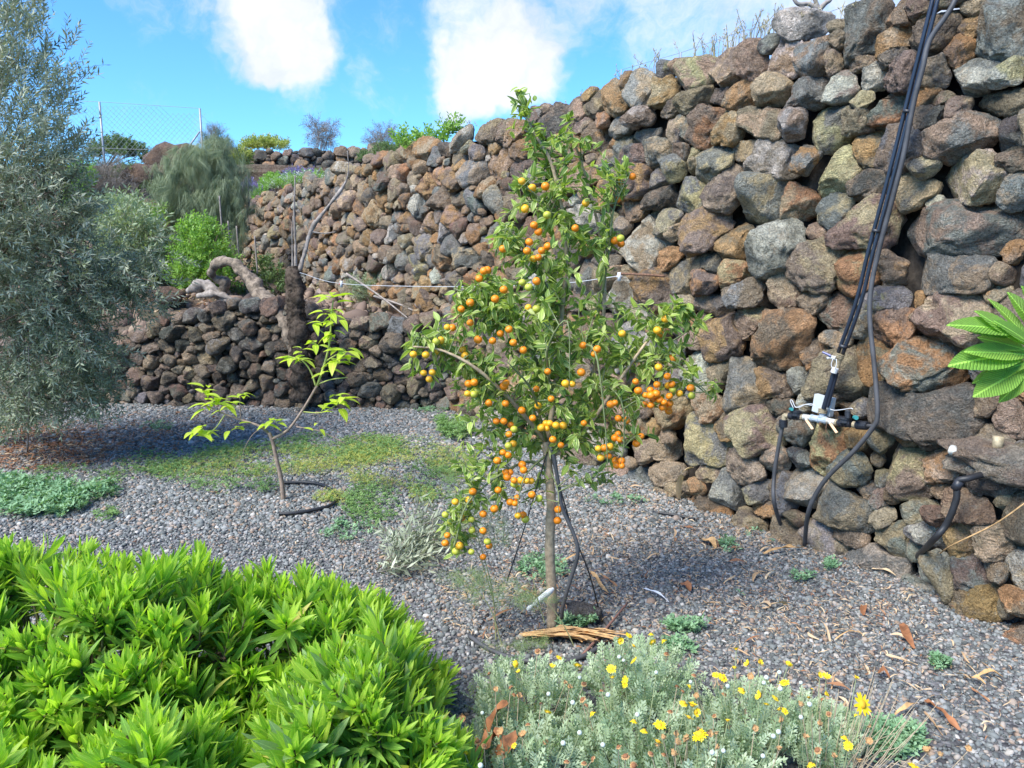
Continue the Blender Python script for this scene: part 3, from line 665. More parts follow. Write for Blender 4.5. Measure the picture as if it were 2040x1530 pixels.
# fruit (photograph positions)
FR = []
for (ox, oy, lst) in [(700, 500, [(770,115),(790,110),(742,160),(992,183,'g'),(1030,210,'g'),(885,225),(835,278),(638,337),(690,300),(1027,328,'y'),(1075,335,'g'),(690,417),(557,443,'y'),(585,447),(915,455),(520,518,'y'),(493,525,'g'),(940,532),
   (820,522),(997,575),(360,600,'y'),(432,603,'y'),(507,585,'y'),(645,572,'y'),(660,608,'y'),(420,708,'y'),(470,705,'y'),(452,745,'y'),(1572,480,'y'),(1777,460,'y'),(1795,482),(1822,395,'y'),(1345,548),(1427,570),(1410,600),(1862,625),(1783,675,'y'),
   (1140,700),(1335,705),(897,768),(885,785),(1243,770,'y'),(1282,773,'y'),(713,763),(680,770),(732,812,'g'),(710,832,'g'),(675,828,'y'),(1074,800),(797,882),(1084,898,'y'),(1053,970),(1650,758),(1665,810),(1775,775),(1860,773),(1840,782,'y'),(1865,805,'g'),
   (1735,808),(1770,828),(1738,838),(1707,838),(1750,862),(1788,862),(1705,890),(1738,895),(1846,843),(1815,878),(1850,885),(1808,905),(1838,905),(1905,828,'y'),(1975,840,'g'),(1970,795),(1835,728),(1842,930),(842,988),(885,988),(925,1010),(945,1035,'g'),(915,1065),
   (1102,1025,'y'),(1130,1000,'y'),(1152,1000,'y'),(1135,1030,'y'),(1188,1012,'y'),(1230,1013,'y'),(1170,1095),(1217,1128),(940,1118,'y'),(912,1130,'g'),(880,1170),(910,1185),(847,1217),(1530,882),(1505,890),(1550,972),(1597,985),(1548,1062),(1530,1085),(1560,1095),
   (1682,1075),(1655,1118),(1433,1147,'y'),(1468,1143),(1500,1135,'y'),(1448,1200,'y'),(1493,1190),(1535,1218),(1570,1218),(1540,1245),(1570,1248),(992,1240),(1000,1272),(895,1285),(922,1285),(905,1312),(945,1332),(983,1332,'y'),(1017,1335,'y'),(1042,1335,'y'),
   (945,1355,'g'),(972,1378,'g'),(705,1397),(852,1388),(1048,1415),(1090,1437,'g'),(962,1432),(922,1458),(950,1465),(681,1445,'y'),(603,1457,'y'),(830,1497),(1200,1502),(1160,858),(990,925),(1350,1000),(895,885),(865,480),(1075,175),(735,515)]),
  (700, 0, [(990,1052,'y'),(1050,1092,'y'),(1127,1082),(1632,1025),(1562,1057,'y'),(1545,1158),(1360,1180,'y'),(1008,1212,'y'),(1137,1248,'g'),(1060,1307),(1085,1345),(1033,1405),(1020,1457),(1085,1495),(1058,1503,'y'),(880,1445),(1300,1325),(1530,1397),(1563,1383,'g'),(1565,1415),(1140,1430),(1105,1455)]),
  (700, 1005, [(830,25),(643,78),(545,60,'g'),(697,88,'g'),(765,55),(575,100,'g'),(967,65,'y'),(997,60),(1010,85,'g'),(1200,30),(1197,93),(557,180),(700,150,'g'),(765,153),(545,225),(628,240,'y'),(607,272,'g'),(697,275,'g'),(790,215,'g'),(800,240),(765,305)])]:
    for f_ in lst: FR.append((ox+f_[0]/2.914, oy+f_[1]/2.914, f_[2] if len(f_) > 2 else 'o'))
V, Fc = ico(3); V = V*np.array([1, 1, .93]); 
fruit_me = {}
for k, m_ in (('o', M_fo), ('y', M_fy), ('g', M_fg)):
    mb = MB(); mb.add(V, Fc, 0); mb.tube([(0, 0, .9), (0.03, 0, 1.35)], .1, 5, 1); fruit_me[k] = mesh_obj('fruit', mb.V, mb.F, [m_, M_twig], parent=False, midx=mb.M).data
LP, LD, LU, LS = map(np.array, (LP, LD, LU, LS)); keep = np.ones(len(LP), bool); lq = proj(LP)
for (x, y, k) in FR:
    near = np.hypot(lq[:, 0]-x, lq[:, 1]-y) < 70; ymin = (LP[near, 1].min() if near.any() else Y0) if near.sum() > 5 else Y0-.1
    dep = min(max(ymin, Y0-.42) + g.uniform(0.02, .09), Y0+.1); P = at_y(x, y, dep)
    o = bpy.data.objects.new('fruit', fruit_me[k]); o.location = tuple(rel(P)); s_ = g.uniform(.0132, .0172)*dep/Y0*1.03; o.scale = (s_,)*3; o.rotation_euler = tuple(g.normal(0, .3, 3)); link(o, tree)
    tipq = proj(LP+LD*LS[:, None])
    for Q in (lq, tipq): keep &= ~((np.hypot(Q[:, 0]-x, Q[:, 1]-y) < 8.0) & (LP[:, 1] < dep+.02) & (g.random(len(LP)) < .93))
LP, LD, LU, LS = LP[keep], LD[keep], LU[keep], LS[keep]
M_cl = leaf_mat('variegated citrus leaf', (.12, .21, .045), (.38, .48, .10), .38, .38, edge=((.62, .66, .27), .27), vein=.5)
M_cl2 = leaf_mat('green citrus leaf', (.07, .15, .04), (.32, .42, .08), .35, .36, vein=.5)
M_cl3 = leaf_mat('pale citrus leaf', (.36, .44, .12), (.6, .64, .26), .45, .4, vein=.4)
cp = [leaf_proto(M_cl, L=1, W=.44, fold=.3, bend=.25, wave=.1), leaf_proto(M_cl, L=1, W=.38, fold=.5, bend=.45, twist=.4), leaf_proto(M_cl2, L=1, W=.46, fold=.2, bend=.1, twist=-.3), leaf_proto(M_cl, L=1, W=.42, fold=.35, bend=-.15, twist=.6), leaf_proto(M_cl3, L=1, W=.36, fold=.55, bend=.3, twist=-.5)]
Gc = protos(cp); n = len(LP)
scatter_mix('leaf', 'foliage', cp, Gc, LP, frames(LD, LU, g.normal(0, .5, n)), LS, g.choice(5, n, p=[.3, .22, .22, .16, .10]), tree)
print('citrus leaves', n, 'fruit', len(FR))
# things round its foot
M_black = plain('black rubber', (.022, .022, .025), .5, .2, 20, .001); M_greypipe = plain('dusty black hose', (.06, .06, .065), .6, .35, 8, .001); M_white = plain('white plastic', (.62, .63, .65), .4, .05, 20, .0005)
M_straw = plain('dry straw leaf', (.50, .30, .13), .75, .35, 30, .003); M_brown = plain('dead brown leaf', (.27, .11, .045), .7, .35, 25, .003); M_stick = plain('red brown stick', (.20, .10, .075), .8, .3, 40, .002)
def tube_thing(name, label, cat, pts, rad, mat, n=8, sub=6, group=None, gm=None):
    P = spline(pts, sub); mb = MB(); r = rad if not hasattr(rad, '__len__') else list(np.interp(np.linspace(0, 1, len(P)), np.linspace(0, 1, len(rad)), rad))
    mb.tube([tuple(p) for p in P], r, n); return tag(mb.build(name, mat, loc=tuple(P[0])), label, cat, group)
def G(px, py, z=0.008): 
    P = at_z(px, py, z); P[2] = z + ground_z(P[0], P[1])[0]; return P
tube_thing('drip_hose', 'grey black drip hose hanging in a kink from the citrus branches to its foot', 'hose', [T(1094,885,-.03),T(1102,905,-.05),T(1112,960,-.07),T(1120,1010,-.08),T(1147,1075,-.1),T(1150,1110,-.1),T(1135,1160,-.08),T(1122,1205,-.06),T(1119,1232,-.04)], .0085, M_greypipe)
tube_thing('guy_rope', 'taut thin black guy rope sloping right of the citrus trunk', 'rope', [T(1097,905,-.02),T(1140,1055,-.03),T(1173,1140,-.04),G(1196,1222)], .0035, M_black, 6)
tube_thing('guy_rope', 'taut thin black guy rope sloping left from the citrus trunk', 'rope', [T(1090,900,-.02),T(1050,1035,-.05),T(1010,1158,-.08)], .003, M_black, 6)
tube_thing('guy_rope', 'short dark cord running into the green shrub beside the citrus', 'rope', [G(972,1215),G(935,1282)], .003, M_black, 6)
tube_thing('drip_ring', 'black drip ring lying on gravel round the citrus foot', 'hose', [G(*q_, .018) for q_ in ((935,1262),(975,1290),(1040,1315),(1120,1316),(1165,1305),(1205,1278),(1215,1250),(1190,1215),(1160,1198),(1112,1190))], .0095, M_greypipe)
tube_thing('stick', 'straight red brown stick lying across the drip ring', 'stick', [G(1160,1305,.012),G(1200,1260,.03),G(1250,1197,.03)], [.007, .006, .005], M_stick)
mb = MB(); a_, b_ = T(1050, 1215, -.06), T(1103, 1172, -.045); d_ = b_-a_
for i in range(8):
    pass
pts = [a_ + d_*(i/9) for i in range(10)]; wd = [.006, .010, .004, .011, .013, .013, .013, .013, .012, .004]; V = []
for p, w_ in zip(pts, wd):
    n_ = np.cross(d_, [0, -1, 0]); n_ /= np.linalg.norm(n_); V += [p-n_*w_, p+n_*w_+np.array([0, -.004, 0]), p+n_*w_+np.array([0, .0, 0]), p-n_*w_+np.array([0, .003, 0])]
V = np.array(V); Fc = [(i*4+k, i*4+(k+1) % 4, i*4+4+(k+1) % 4, i*4+4+k) for i in range(9) for k in range(4)]
tag(mesh_obj('plant_tag', V-a_, Fc, M_white, None, a_), 'white plastic label tied round the foot of the citrus trunk', 'plant label')
r_ = np.random.default_rng(5); ang = np.linspace(0, 2*np.pi, 32, endpoint=False)
P_, Fc = stone_mesh(4, ang, np.full(32, .062)*np.array([1.35 if abs(math.sin(a)) < .6 else 1 for a in ang]), .07, 77, (0, 0), 3); Cc = G(1165, 1222, .02)
nV = len(P_); st = mesh_obj('foot_stone', P_, Fc, M_rock, None, Cc, attrs={'ca': ('FLOAT_COLOR', np.tile([.17, .155, .15, 1], (nV, 1))), 'cb': ('FLOAT_COLOR', np.tile([.16, .13, .09, 1], (nV, 1)))})
tag(st, 'rounded grey boulder lying on gravel beside the citrus trunk', 'stone')
def strip(mb, a, b, w, seed, m=0, curl=.02, lift=.012):
    g_ = np.random.default_rng(seed); a, b = np.array(a), np.array(b); d = b-a; n = np.cross(d, [0, 0, 1.]); n /= np.linalg.norm(n)+1e-9; V = []; N_ = 7
    for i in range(N_):
        u = i/(N_-1); c = a + d*u + n*curl*math.sin(u*3.1+seed) + np.array([0, 0, lift*math.sin(u*3.14)+g_.normal(0, .002)]); ww = w*math.sin(math.pi*(.08+.86*u))**.6
        t_ = g_.normal(0, .35); V += [c-n*ww*math.cos(t_)-np.array([0, 0, ww*math.sin(t_)]), c+np.array([0, 0, -ww*.45]), c+n*ww*math.cos(t_)+np.array([0, 0, ww*math.sin(t_)])]
    mb.add(V, [(i*3+k, i*3+k+1, i*3+k+4, i*3+k+3) for i in range(N_-1) for k in (0, 1)], m)
pile = empty('dead_leaf_bundle', G(1140, 1262), 'bundle of long straw coloured dead leaves lying at the citrus foot', 'dead leaves')
for i in range(34):
    mb = MB(); x0 = 1035 + r_.uniform(0, 90); x1 = 1175 + r_.uniform(-30, 75); y0_ = 1258 + r_.uniform(-6, 8); y1_ = 1268 + r_.uniform(-16, 12)
    strip(mb, G(x0, y0_, .01+r_.uniform(0, .03)), G(x1, y1_, .01+r_.uniform(0, .04)), r_.uniform(.005, .011), i, 0, r_.normal(0, .012), .015)
    mb.V = [tuple(np.array(v)-np.array(pile.location)) for v in mb.V]; mb.build('dead_leaf', M_straw, pile)
# ------------------------------------------------------------------ bright green shrubs in front
M_s1 = leaf_mat('fresh shrub leaf', (.26, .46, .05), (.50, .68, .09), .5, .42, vein=.35)
M_s2 = leaf_mat('mature shrub leaf', (.15, .31, .05), (.28, .46, .08), .42, .42, vein=.35)
M_s3 = leaf_mat('pale shrub leaf', (.25, .38, .14), (.36, .48, .2), .4, .5, vein=.3)
M_sstem = plain('shrub stem', (.16, .14, .07), .8, .3, 50, .001); M_seed = plain('dry seed head', (.14, .07, .045), .9, .4, 80, .003)
sp_ = []
for m_ in (M_s1, M_s2):
    sp_ += [leaf_proto(m_, L=1, W=.20, fold=.28, bend=.10, base=.85), leaf_proto(m_, L=1, W=.17, fold=.35, bend=.28, twist=.35, base=.8), leaf_proto(m_, L=1, W=.22, fold=.22, bend=-.05, twist=-.3, base=.9)]
M_s4 = leaf_mat('yellowing shrub leaf', (.42, .46, .07), (.50, .42, .12), .35, .6, vein=.2)
sp_.append(leaf_proto(M_s3, L=1, W=.24, fold=.2, bend=.12, base=.9))
sp_.append(leaf_proto(M_s4, L=1, W=.19, fold=.3, bend=.3, twist=.5)); Gs = protos(sp_)
def shrub(label, cx, cy, rx, ry, h, nsh, seed, pale=0.0, group='bright green shrubs in front', young=.0):
    g = np.random.default_rng(seed); base = np.array([cx, cy, 0.]); root = empty('green_shrub', base, label, 'shrub', group)
    P, D, U, Sc, Ix = [], [], [], [], []; mb = MB(); heads = MB()
    bumps = g.uniform(-1, 1, (9, 2)); bh = g.uniform(-.14, .12, 9)
    for i in range(nsh):
        a = g.uniform(0, 6.28); r = math.sqrt(g.random())*1.0; x, y = math.cos(a)*r, math.sin(a)*r
        b_ = (bh*np.exp(-((bumps-[x, y])**2).sum(1)/.12)).sum()
        zz = h*max(.12, (1-r**2.6)**.5 if r < 1 else 0) + b_ + g.normal(0, .02)
        tip = np.array([x*rx, y*ry, max(zz, .10)]); qq = proj(tip+base)[0]
        if ((qq[0]-510)/125)**2+((qq[1]-1285)/50)**2 < 1 or ((qq[0]-340)/60)**2+((qq[1]-1400)/35)**2 < 1: tip[2] *= .62
        ax = np.array([x*.9/rx*h, y*.9/ry*h, 1.0*(1-.5*r)+.25]); ax = ax/np.linalg.norm(ax) + g.normal(0, .24, 3); ax /= np.linalg.norm(ax)
        L = g.uniform(.14, .24); st = tip-ax*L; k0 = np.array([x*rx*.35, y*ry*.35, .02])
        mb.tube([tuple(k0), tuple((k0+st)/2+np.array([0, 0, .02])), tuple(st), tuple(tip)], [.005, .0045, .004, .0025], 5, caps=False)
        nl = g.integers(28, 40); size = g.uniform(.72, 1.2)
        for k in range(nl):
            u = k/(nl-1); ph = k*2.4 + g.normal(0, .2); e1 = np.cross(ax, [0, 0, 1.]); e1 /= np.linalg.norm(e1)+1e-9; e2 = np.cross(ax, e1)
            sd = e1*math.cos(ph) + e2*math.sin(ph); open_ = 1.25 - 1.0*u**1.2
            d = ax*(1.25-open_*.62) + sd*open_*.68 + np.array([0, 0, .12]) + g.normal(0, .10, 3); P.append(st + ax*L*u*.93 + sd*.003); D.append(d); U.append(ax*1.0 - sd*.2)
            Sc.append((.098*(1 - .5*u**3) + .006)*size*g.uniform(.85, 1.12)); yng = u > .50 + g.normal(0, .16) - young
            Ix.append(7 if g.random() < (.03 if u < .6 else .004) else 6 if g.random() < pale else (g.integers(0, 3) if yng else g.integers(3, 6)))
        if g.random() < .03:
            for q_ in range(26): 
                v_ = g.normal(0, .012, 3); heads.tube([tuple(st+v_), tuple(st+v_+g.normal(0, .006, 3))], .004, 4)
    P, D, U, Sc, Ix = map(np.array, (P, D, U, Sc, Ix)); P = P + base
    mb.build('stems', M_sstem, root)['kind'] = 'stuff'
    if heads.V: heads.build('dry_seed_heads', M_seed, root)['kind'] = 'stuff'
    scatter_mix('leaf', 'foliage', sp_, Gs, P, frames(D, U, g.normal(0, .25, len(P))), Sc, Ix, root, 300)
shrub('broad bright green shrub with lance leaves, the large one reaching furthest back', -1.40, 2.25, .80, .58, .59, 300, 1)
shrub('bright green shrub behind the dark hollow, nearest the fallen olive sprig', -.68, 2.42, .50, .40, .46, 140, 2)
shrub('bright green lance leaved shrub next to the yellow daisies', -.43, 1.93, .36, .42, .50, 150, 3, .06)
shrub('low green lance leaved shrub in front of the dark hollow', -.86, 1.66, .30, .34, .46, 120, 4)
shrub('bright green shrub in the near corner of the bed', -1.38, 1.42, .50, .42, .50, 190, 5)
shrub('small pale green shrub with broad soft leaves among the bright green ones', -.40, 1.42, .14, .12, .42, 16, 6, .85)
shrub('dark stemmed green shrub at the daisy edge with brown dead leaves below', -.16, 1.86, .16, .2, .32, 22, 8)
for i, (px, py, q) in enumerate([(985, 1435, .1), (968, 1490, .06), (1000, 1500, .05)]):
    mb = MB(); P = at_z(px, py, .2); strip(mb, P-[.03, 0, .05], P+[.04, .02, .05], .03, i+60, 0, .01, .02)
    tag(mb.build('dead_leaf', M_brown, loc=tuple(P)), ['large curled brown dead leaf caught upright between green shrub and daisies', 'brown dead leaf low among dry daisy heads, lower one', 'folded brown dead leaf under the upright curled one, beside dry heads'][i], 'dead leaf')
# ------------------------------------------------------------------ daisies
M_dl = leaf_mat('silver green daisy leaf', (.28, .38, .22), (.52, .60, .44), .28, .7, rnd=1); M_petal = plain('yellow petal', (.86, .62, .01), .5, .06, 40, .001); M_disk = plain('daisy disk', (.75, .42, .02), .8, .2, 200, .002)
M_dry = plain('dry daisy head', (.48, .28, .12), .85, .35, 120, .003); M_bud = plain('woolly bud', (.55, .60, .52), .9, .15, 100, .002); M_dst = plain('daisy stalk', (.28, .32, .16), .8, .2, 60, .001); M_drys = plain('dry stalk', (.42, .33, .22), .9, .3, 60, .001)
def pinnate(seed):
    g = np.random.default_rng(seed); V = []; Fc = []
    def blade(a, b, w):
        a, b = np.array(a), np.array(b); d = b-a; n = np.cross(d, [0, 0, 1.]); n /= np.linalg.norm(n); i = len(V); V.extend([a-n*w*.5, a+n*w*.5, a+d*.6+n*w*.7+[0, 0, .01], b, a+d*.6-n*w*.7+[0, 0, .01]]); Fc.append((i, i+1, i+2, i+3, i+4))
    for k in range(5): blade((0, k*.16, .04*k), (0, k*.16+.2, .04*(k+1)), .03)
    for k in range(4):
        y = .22+.18*k
        for s in (-1, 1):
            L = .26-.03*k; t = (s*L*.9, y+L*.85, .03*k+.08+g.normal(0, .03)); blade((0, y, .03*k), t, .06); m_ = (s*L*.5, y+L*.45, .03*k+.04); blade(m_, (s*L*.95, y+L*.35, .06), .045)
    blade((0, .8, .15), (.02, 1.02, .18), .07)
    return mesh_obj('leaf', V, Fc, M_dl, parent=False)
dp = [pinnate(i) for i in range(3)]; Gd = protos(dp)
def flower_mesh(n, open_, pr, seed, petal=True, mats=None):
    g = np.random.default_rng(seed); mb = MB(); V, Fc = ico(2); mb.add(V*np.array([.42, .42, .26]), Fc, 1)
    for k in range(n):
        a = 2*math.pi*k/n + g.normal(0, .08); d = np.array([math.cos(a), math.sin(a), 0]); s = np.array([-d[1], d[0], 0]); w = .17*g.uniform(.8, 1.2); z1 = open_*g.uniform(.6, 1.3); L = pr*g.uniform(.85, 1.1)
        P = [d*.25-s*w*.5, d*.25+s*w*.5, d*(.25+L*.5)+s*w+np.array([0, 0, z1*.5]), d*(.25+L)+s*w*.4+np.array([0, 0, z1]), d*(.25+L)-s*w*.4+np.array([0, 0, z1]), d*(.25+L*.5)-s*w+np.array([0, 0, z1*.5])]
        mb.add(P, [(0, 1, 2, 5), (5, 2, 3, 4)], 0)
    mb.tube([(0, 0, -.1), (0, 0, -.35)], [.3, .08], 8, 2)
    return mesh_obj('flower', mb.V, mb.F, mats or [M_petal, M_disk, M_dst], parent=False, midx=mb.M).data
fl = [flower_mesh(13, .05, .75, 1), flower_mesh(12, .35, .6, 2), flower_mesh(12, -.35, .6, 3)]
flbig = flower_mesh(12, .02, .85, 4)
dryh = [flower_mesh(14, .45, .45, 5, mats=[M_dry, M_dry, M_drys]), flower_mesh(11, -.2, .4, 6, mats=[M_dry, M_brown, M_drys])]
V, Fc = ico(2); budm = mesh_obj('bud', V*np.array([.5, .5, .5]), Fc, M_bud, parent=False).data
k_ = 2.914; YL = [(700,1005,a,b,s) for a,b,s in [(1560,790,1),(1610,760,.9),(1740,750,.9),(1640,820,1),(1750,800,1),(1810,790,1),(1205,890,.8),(960,925,1),(1165,940,.8),(1315,935,1),(1640,905,1),(1510,955,1.1),(1515,1005,.8),(1590,1030,1.3),(1140,1205,.8),
 (1640,1255,1),(1790,1280,1.2),(1700,1310,.9),(1780,1375,1.2),(940,1395,.7),(660,1445,.7),(1965,1055,.9),(1930,1150,1),(1980,1165,1.1),(2000,1205,1),(1960,1235,1.1),(2020,1330,1.6),(1395,1210,.9),(970,970,.6)]]
YL += [(1340,1005,a,b,s) for a,b,s in [(370,840,.9),(435,925,1),(505,915,1),(670,930,1),(360,950,.7),(250,990,.8),(290,1005,1.1),(855,990,.8),(890,1000,1.1),(1065,1005,.8),(650,1035,1.1),(405,1075,1),(505,1110,1.1),(595,1125,.8),(890,1100,.9),
 (545,1160,.6),(620,1190,.7),(650,1200,.8),(810,1070,.6),(790,1120,.7),(1060,1220,.6),(150,1340,1.4),(320,1255,.6),(1000,1350,.9),(1020,1400,1),(800,1505,.9),(1400,1520,1)]]
DL = [(700,1005,a,b) for a,b in [(1080,850),(1155,855),(800,980),(925,1060),(945,1105),(970,1110),(1240,1035),(1350,1040),(1450,1080),(1100,1155),(1365,1165),(1265,1060),(650,1235),(1025,1275),(870,1325),(995,1340),(730,1370),(1130,1385),(770,1400),(1550,1405),
 (1810,1355),(1780,1400),(1950,1360),(1740,1445),(1815,1450),(1870,1450),(1400,1475),(1350,1500),(1590,1460),(1250,1490),(880,1440),(1850,1200),(1890,1055),(1925,1085),(1990,990),(1830,865),(1340,1130),(835,1075),(1880,1330),(1640,1515)]]
DL += [(1340,1005,a,b) for a,b in [(300,1100),(140,1110),(455,1000),(690,1100),(865,1130),(905,1215),(745,1165),(850,1270),(635,1250),(475,1300),(1145,1290),(1140,1375),(770,1350),(620,1420),(840,1425),(935,1460),(1085,1490),(1480,1430),(1555,1455),(1725,1415),
 (255,1330),(210,1330),(85,1365),(25,1385),(265,1410),(240,1225),(145,1305)]]
BL = [(700,1005,a,b) for a,b in [(1660,1220),(1490,1105),(1325,1325),(1325,1005),(1145,1100),(1285,1150),(1580,905),(750,1515),(760,1210),(1770,975),(1460,1395),(1230,1385),(1555,885)]] + [(1340,1005,a,b) for a,b in [(545,1005),(620,975),(530,1035),(745,1035),(625,1070),(105,1030),
 (745,1235),(585,1345),(615,1320),(230,1440),(295,1430),(525,1460),(795,1160),(320,1055)]]
CL = [(1050,1385,100,60,.24,'feathery grey green daisy plant behind, nearest the tree foot'), (1275,1350,95,60,.25,'feathery grey green daisy plant below the straw leaf bundle'), (1040,1500,110,60,.24,'feathery daisy plant touching the green shrub, with brown dry heads'),
      (1265,1475,120,75,.24,'feathery daisy plant in the middle of the daisy bed, buds above it'), (1500,1440,115,62,.22,'silver green daisy plant with many buds and yellow flowers over it'), (1400,1540,130,50,.22,'nearest daisy plant, crowded with withered orange brown heads'), (1640,1480,65,60,.17,'sparse daisy plant with dry bare stalks at the gravel edge, one large open flower')]
croots = []; gd = np.random.default_rng(31)
for j, (px, py, rx, ry, h, lab) in enumerate(CL):
    py += 10; base = at_z(px, py+25, .1); base[2] = 0; c = at_z(px, py, h*.75); root = empty('daisy_plant', base, lab, 'daisy plant', 'yellow daisy plants'); croots.append((root, base))
    h *= .86; n = int(rx*ry/19); P = []; D = []
    a = gd.uniform(0, 6.28, n); r = np.sqrt(gd.random(n)); X = px + rx*r*np.cos(a)*1.08; Yp = py + ry*r*np.sin(a)*1.08
    for x, y, q in zip(X, Yp, r):
        zt = h*(1-.45*q*q)*gd.uniform(.5, 1.05); P.append(at_z(x, y, zt)); dd = P[-1]-base; D.append(np.array([dd[0], dd[1], .12])/.3 + gd.normal(0, .45, 3) + [0, 0, .5])
    P, D = np.array(P), np.array(D); D /= np.linalg.norm(D, axis=1, keepdims=True)
    scatter_mix('leaf', 'foliage', dp, Gd, P, frames(D, None, gd.uniform(-1.2, 1.2, n)), gd.uniform(.05, .085, n), gd.integers(0, 3, n), root, 120)
    mb = MB()
    for i in range(0, n, 9): mb.tube([tuple(np.array([gd.normal(0, .03), gd.normal(0, .03), 0])), tuple((P[i]-base)*[.6, .6, .5]), tuple(P[i]-base)], [.003, .0025, .0015], 4, caps=False)
    if j == 6:
        for i in range(70): q = gd.normal(0, .11, 2); mb.tube([(q[0]*.3+.05, q[1]*.3, 0), (q[0]*.7+.07, q[1]*.7, .12), (q[0]+.1, q[1], gd.uniform(.1, .3))], [.0016, .0014, .001], 4, 1, caps=False)
    mb.build('stems', [M_sstem, M_drys], root)['kind'] = 'stuff'
def head(name, me, px, py, s, zh, mat, tilt=.5):
    P = at_z(px, py, zh); j = min(range(len(croots)), key=lambda j: np.hypot(*(croots[j][1][:2]-P[:2]))); root, base = croots[j]
    o = bpy.data.objects.new(name, me); o.location = tuple(P-base); o.scale = (s,)*3; o.rotation_euler = (gd.normal(.35, tilt), gd.normal(0, tilt), gd.uniform(0, 6.28)); link(o, root)
    q = base + (P-base)*np.array([.55, .55, 0]) + gd.normal(0, .01, 3)*[1, 1, 0]; mb = MB(); mb.tube([tuple(q-base), tuple((q+P)/2-base+gd.normal(0, .008, 3)), tuple(P-base-np.array([0, 0, s*.3]))], [.0016, .0014, .0012], 5, caps=False); mb.build('stalk', mat, root)
for (ox, oy, a, b, s) in YL: head('flower', fl[gd.integers(3)], ox+a/k_, oy+b/k_, .0155*s, gd.uniform(.27, .33), M_dst)
for (ox, oy, a, b) in DL: head('dry_flower_head', dryh[gd.integers(2)], ox+a/k_, oy+b/k_, .0142*gd.uniform(.8, 1.3), gd.uniform(.23, .30), M_drys)
for (ox, oy, a, b) in BL: head('bud', budm, ox+a/k_, oy+b/k_, .014*gd.uniform(.8, 1.1), gd.uniform(.25, .33), M_dst)
P = at_z(1718, 1403, .27); root, base = croots[6]; o = bpy.data.objects.new('flower', flbig); o.location = tuple(P-base); o.scale = (.032,)*3; o.rotation_euler = (1.0, .25, .4); link(o, root)
mb = MB(); mb.tube([tuple(P*[1, 1, 0]-base+[-.02, 0, 0]), tuple(P-base)], .002, 5); mb.build('stalk', M_dst, root)
# ------------------------------------------------------------------ generic foliage lobes
def lobes_pts(g, lobes, Y, n, dr=.5, p=.8):
    """points in ellipsoids whose picture outline is (cx, cy, rx, ry[, weight[, dy]]), standing at depth Y"""
    wt = np.array([l[2]*l[3]*(l[4] if len(l) > 4 else 1) for l in lobes], float); wt /= wt.sum(); ks = g.choice(len(lobes), n, p=wt); out = np.zeros((n, 3)); cen = np.zeros((n, 3)); q = np.zeros(n)
    for i, k in enumerate(ks):
        l = lobes[k]; v = g.normal(size=3); v /= np.linalg.norm(v); v *= g.random()**(1/3)*1.0; v = v*(.4+.6*np.linalg.norm(v)**.3)
        R = max(l[2], l[3])/F*Y; dy = (l[5] if len(l) > 5 else 0)
        out[i] = at_y(l[0]+l[2]*v[0], l[1]-l[3]*v[2], Y + dy + v[1]*min(R, dr)); cen[i] = at_y(l[0], l[1]+l[3]*.4, Y+dy)
    return out, cen
def foliage(root, name, group, P, D, U, Sc, ix, g, roll=.6):
    return scatter(name, group, np.asarray(P)-np.array(root.location), frames(np.asarray(D), U, g.normal(0, roll, len(P))), Sc, ix, root)
def unit(a): return a/np.maximum(np.linalg.norm(a, axis=-1, keepdims=True), 1e-9)
def twig_proto(mat, stem, nl, LL, W, L=1.0, spread=1.0, droop=.15, seed=0, seg=2):
    g = np.random.default_rng(seed); mb = MB(); pts = [(0, 0, 0), (0, .35*L, .02), (0.02, .7*L, -.02*1), (0, L, -droop)]
    mb.tube(pts, [.012, .009, .006, .003], 3, 1, caps=False)
    for k in range(nl):
        u = (k+.6)/nl; base = np.array([0, u*L, -droop*u*u]); a = k*2.4+g.normal(0, .3); d = np.array([math.cos(a)*spread, .9+g.normal(0, .15), math.sin(a)*spread]); d /= np.linalg.norm(d)
        s = np.cross(d, [g.normal(), g.normal(), g.normal()]); s /= np.linalg.norm(s); l = LL*g.uniform(.7, 1.15); w = W*.5
        mb.add([base, base+d*l*.45+s*w, base+d*l, base+d*l*.45-s*w], [(0, 1, 2, 3)], 0)
    return mesh_obj('twig', mb.V, mb.F, [mat, stem], parent=False, midx=mb.M, smooth=False)
def two_tone(name, c1, c2, rough=.6, trans=.25): return leaf_mat(name, c1, c2, trans, rough)
M_grey = plain('grey weathered wood', (.28, .24, .21), .95, .35, 25, .01); M_dark = plain('charred dark bark', (.085, .065, .05), 1.0, .6, 30, .03, spec=.1); M_bark2 = plain('brown bark', (.20, .14, .10), .95, .35, 30, .01)
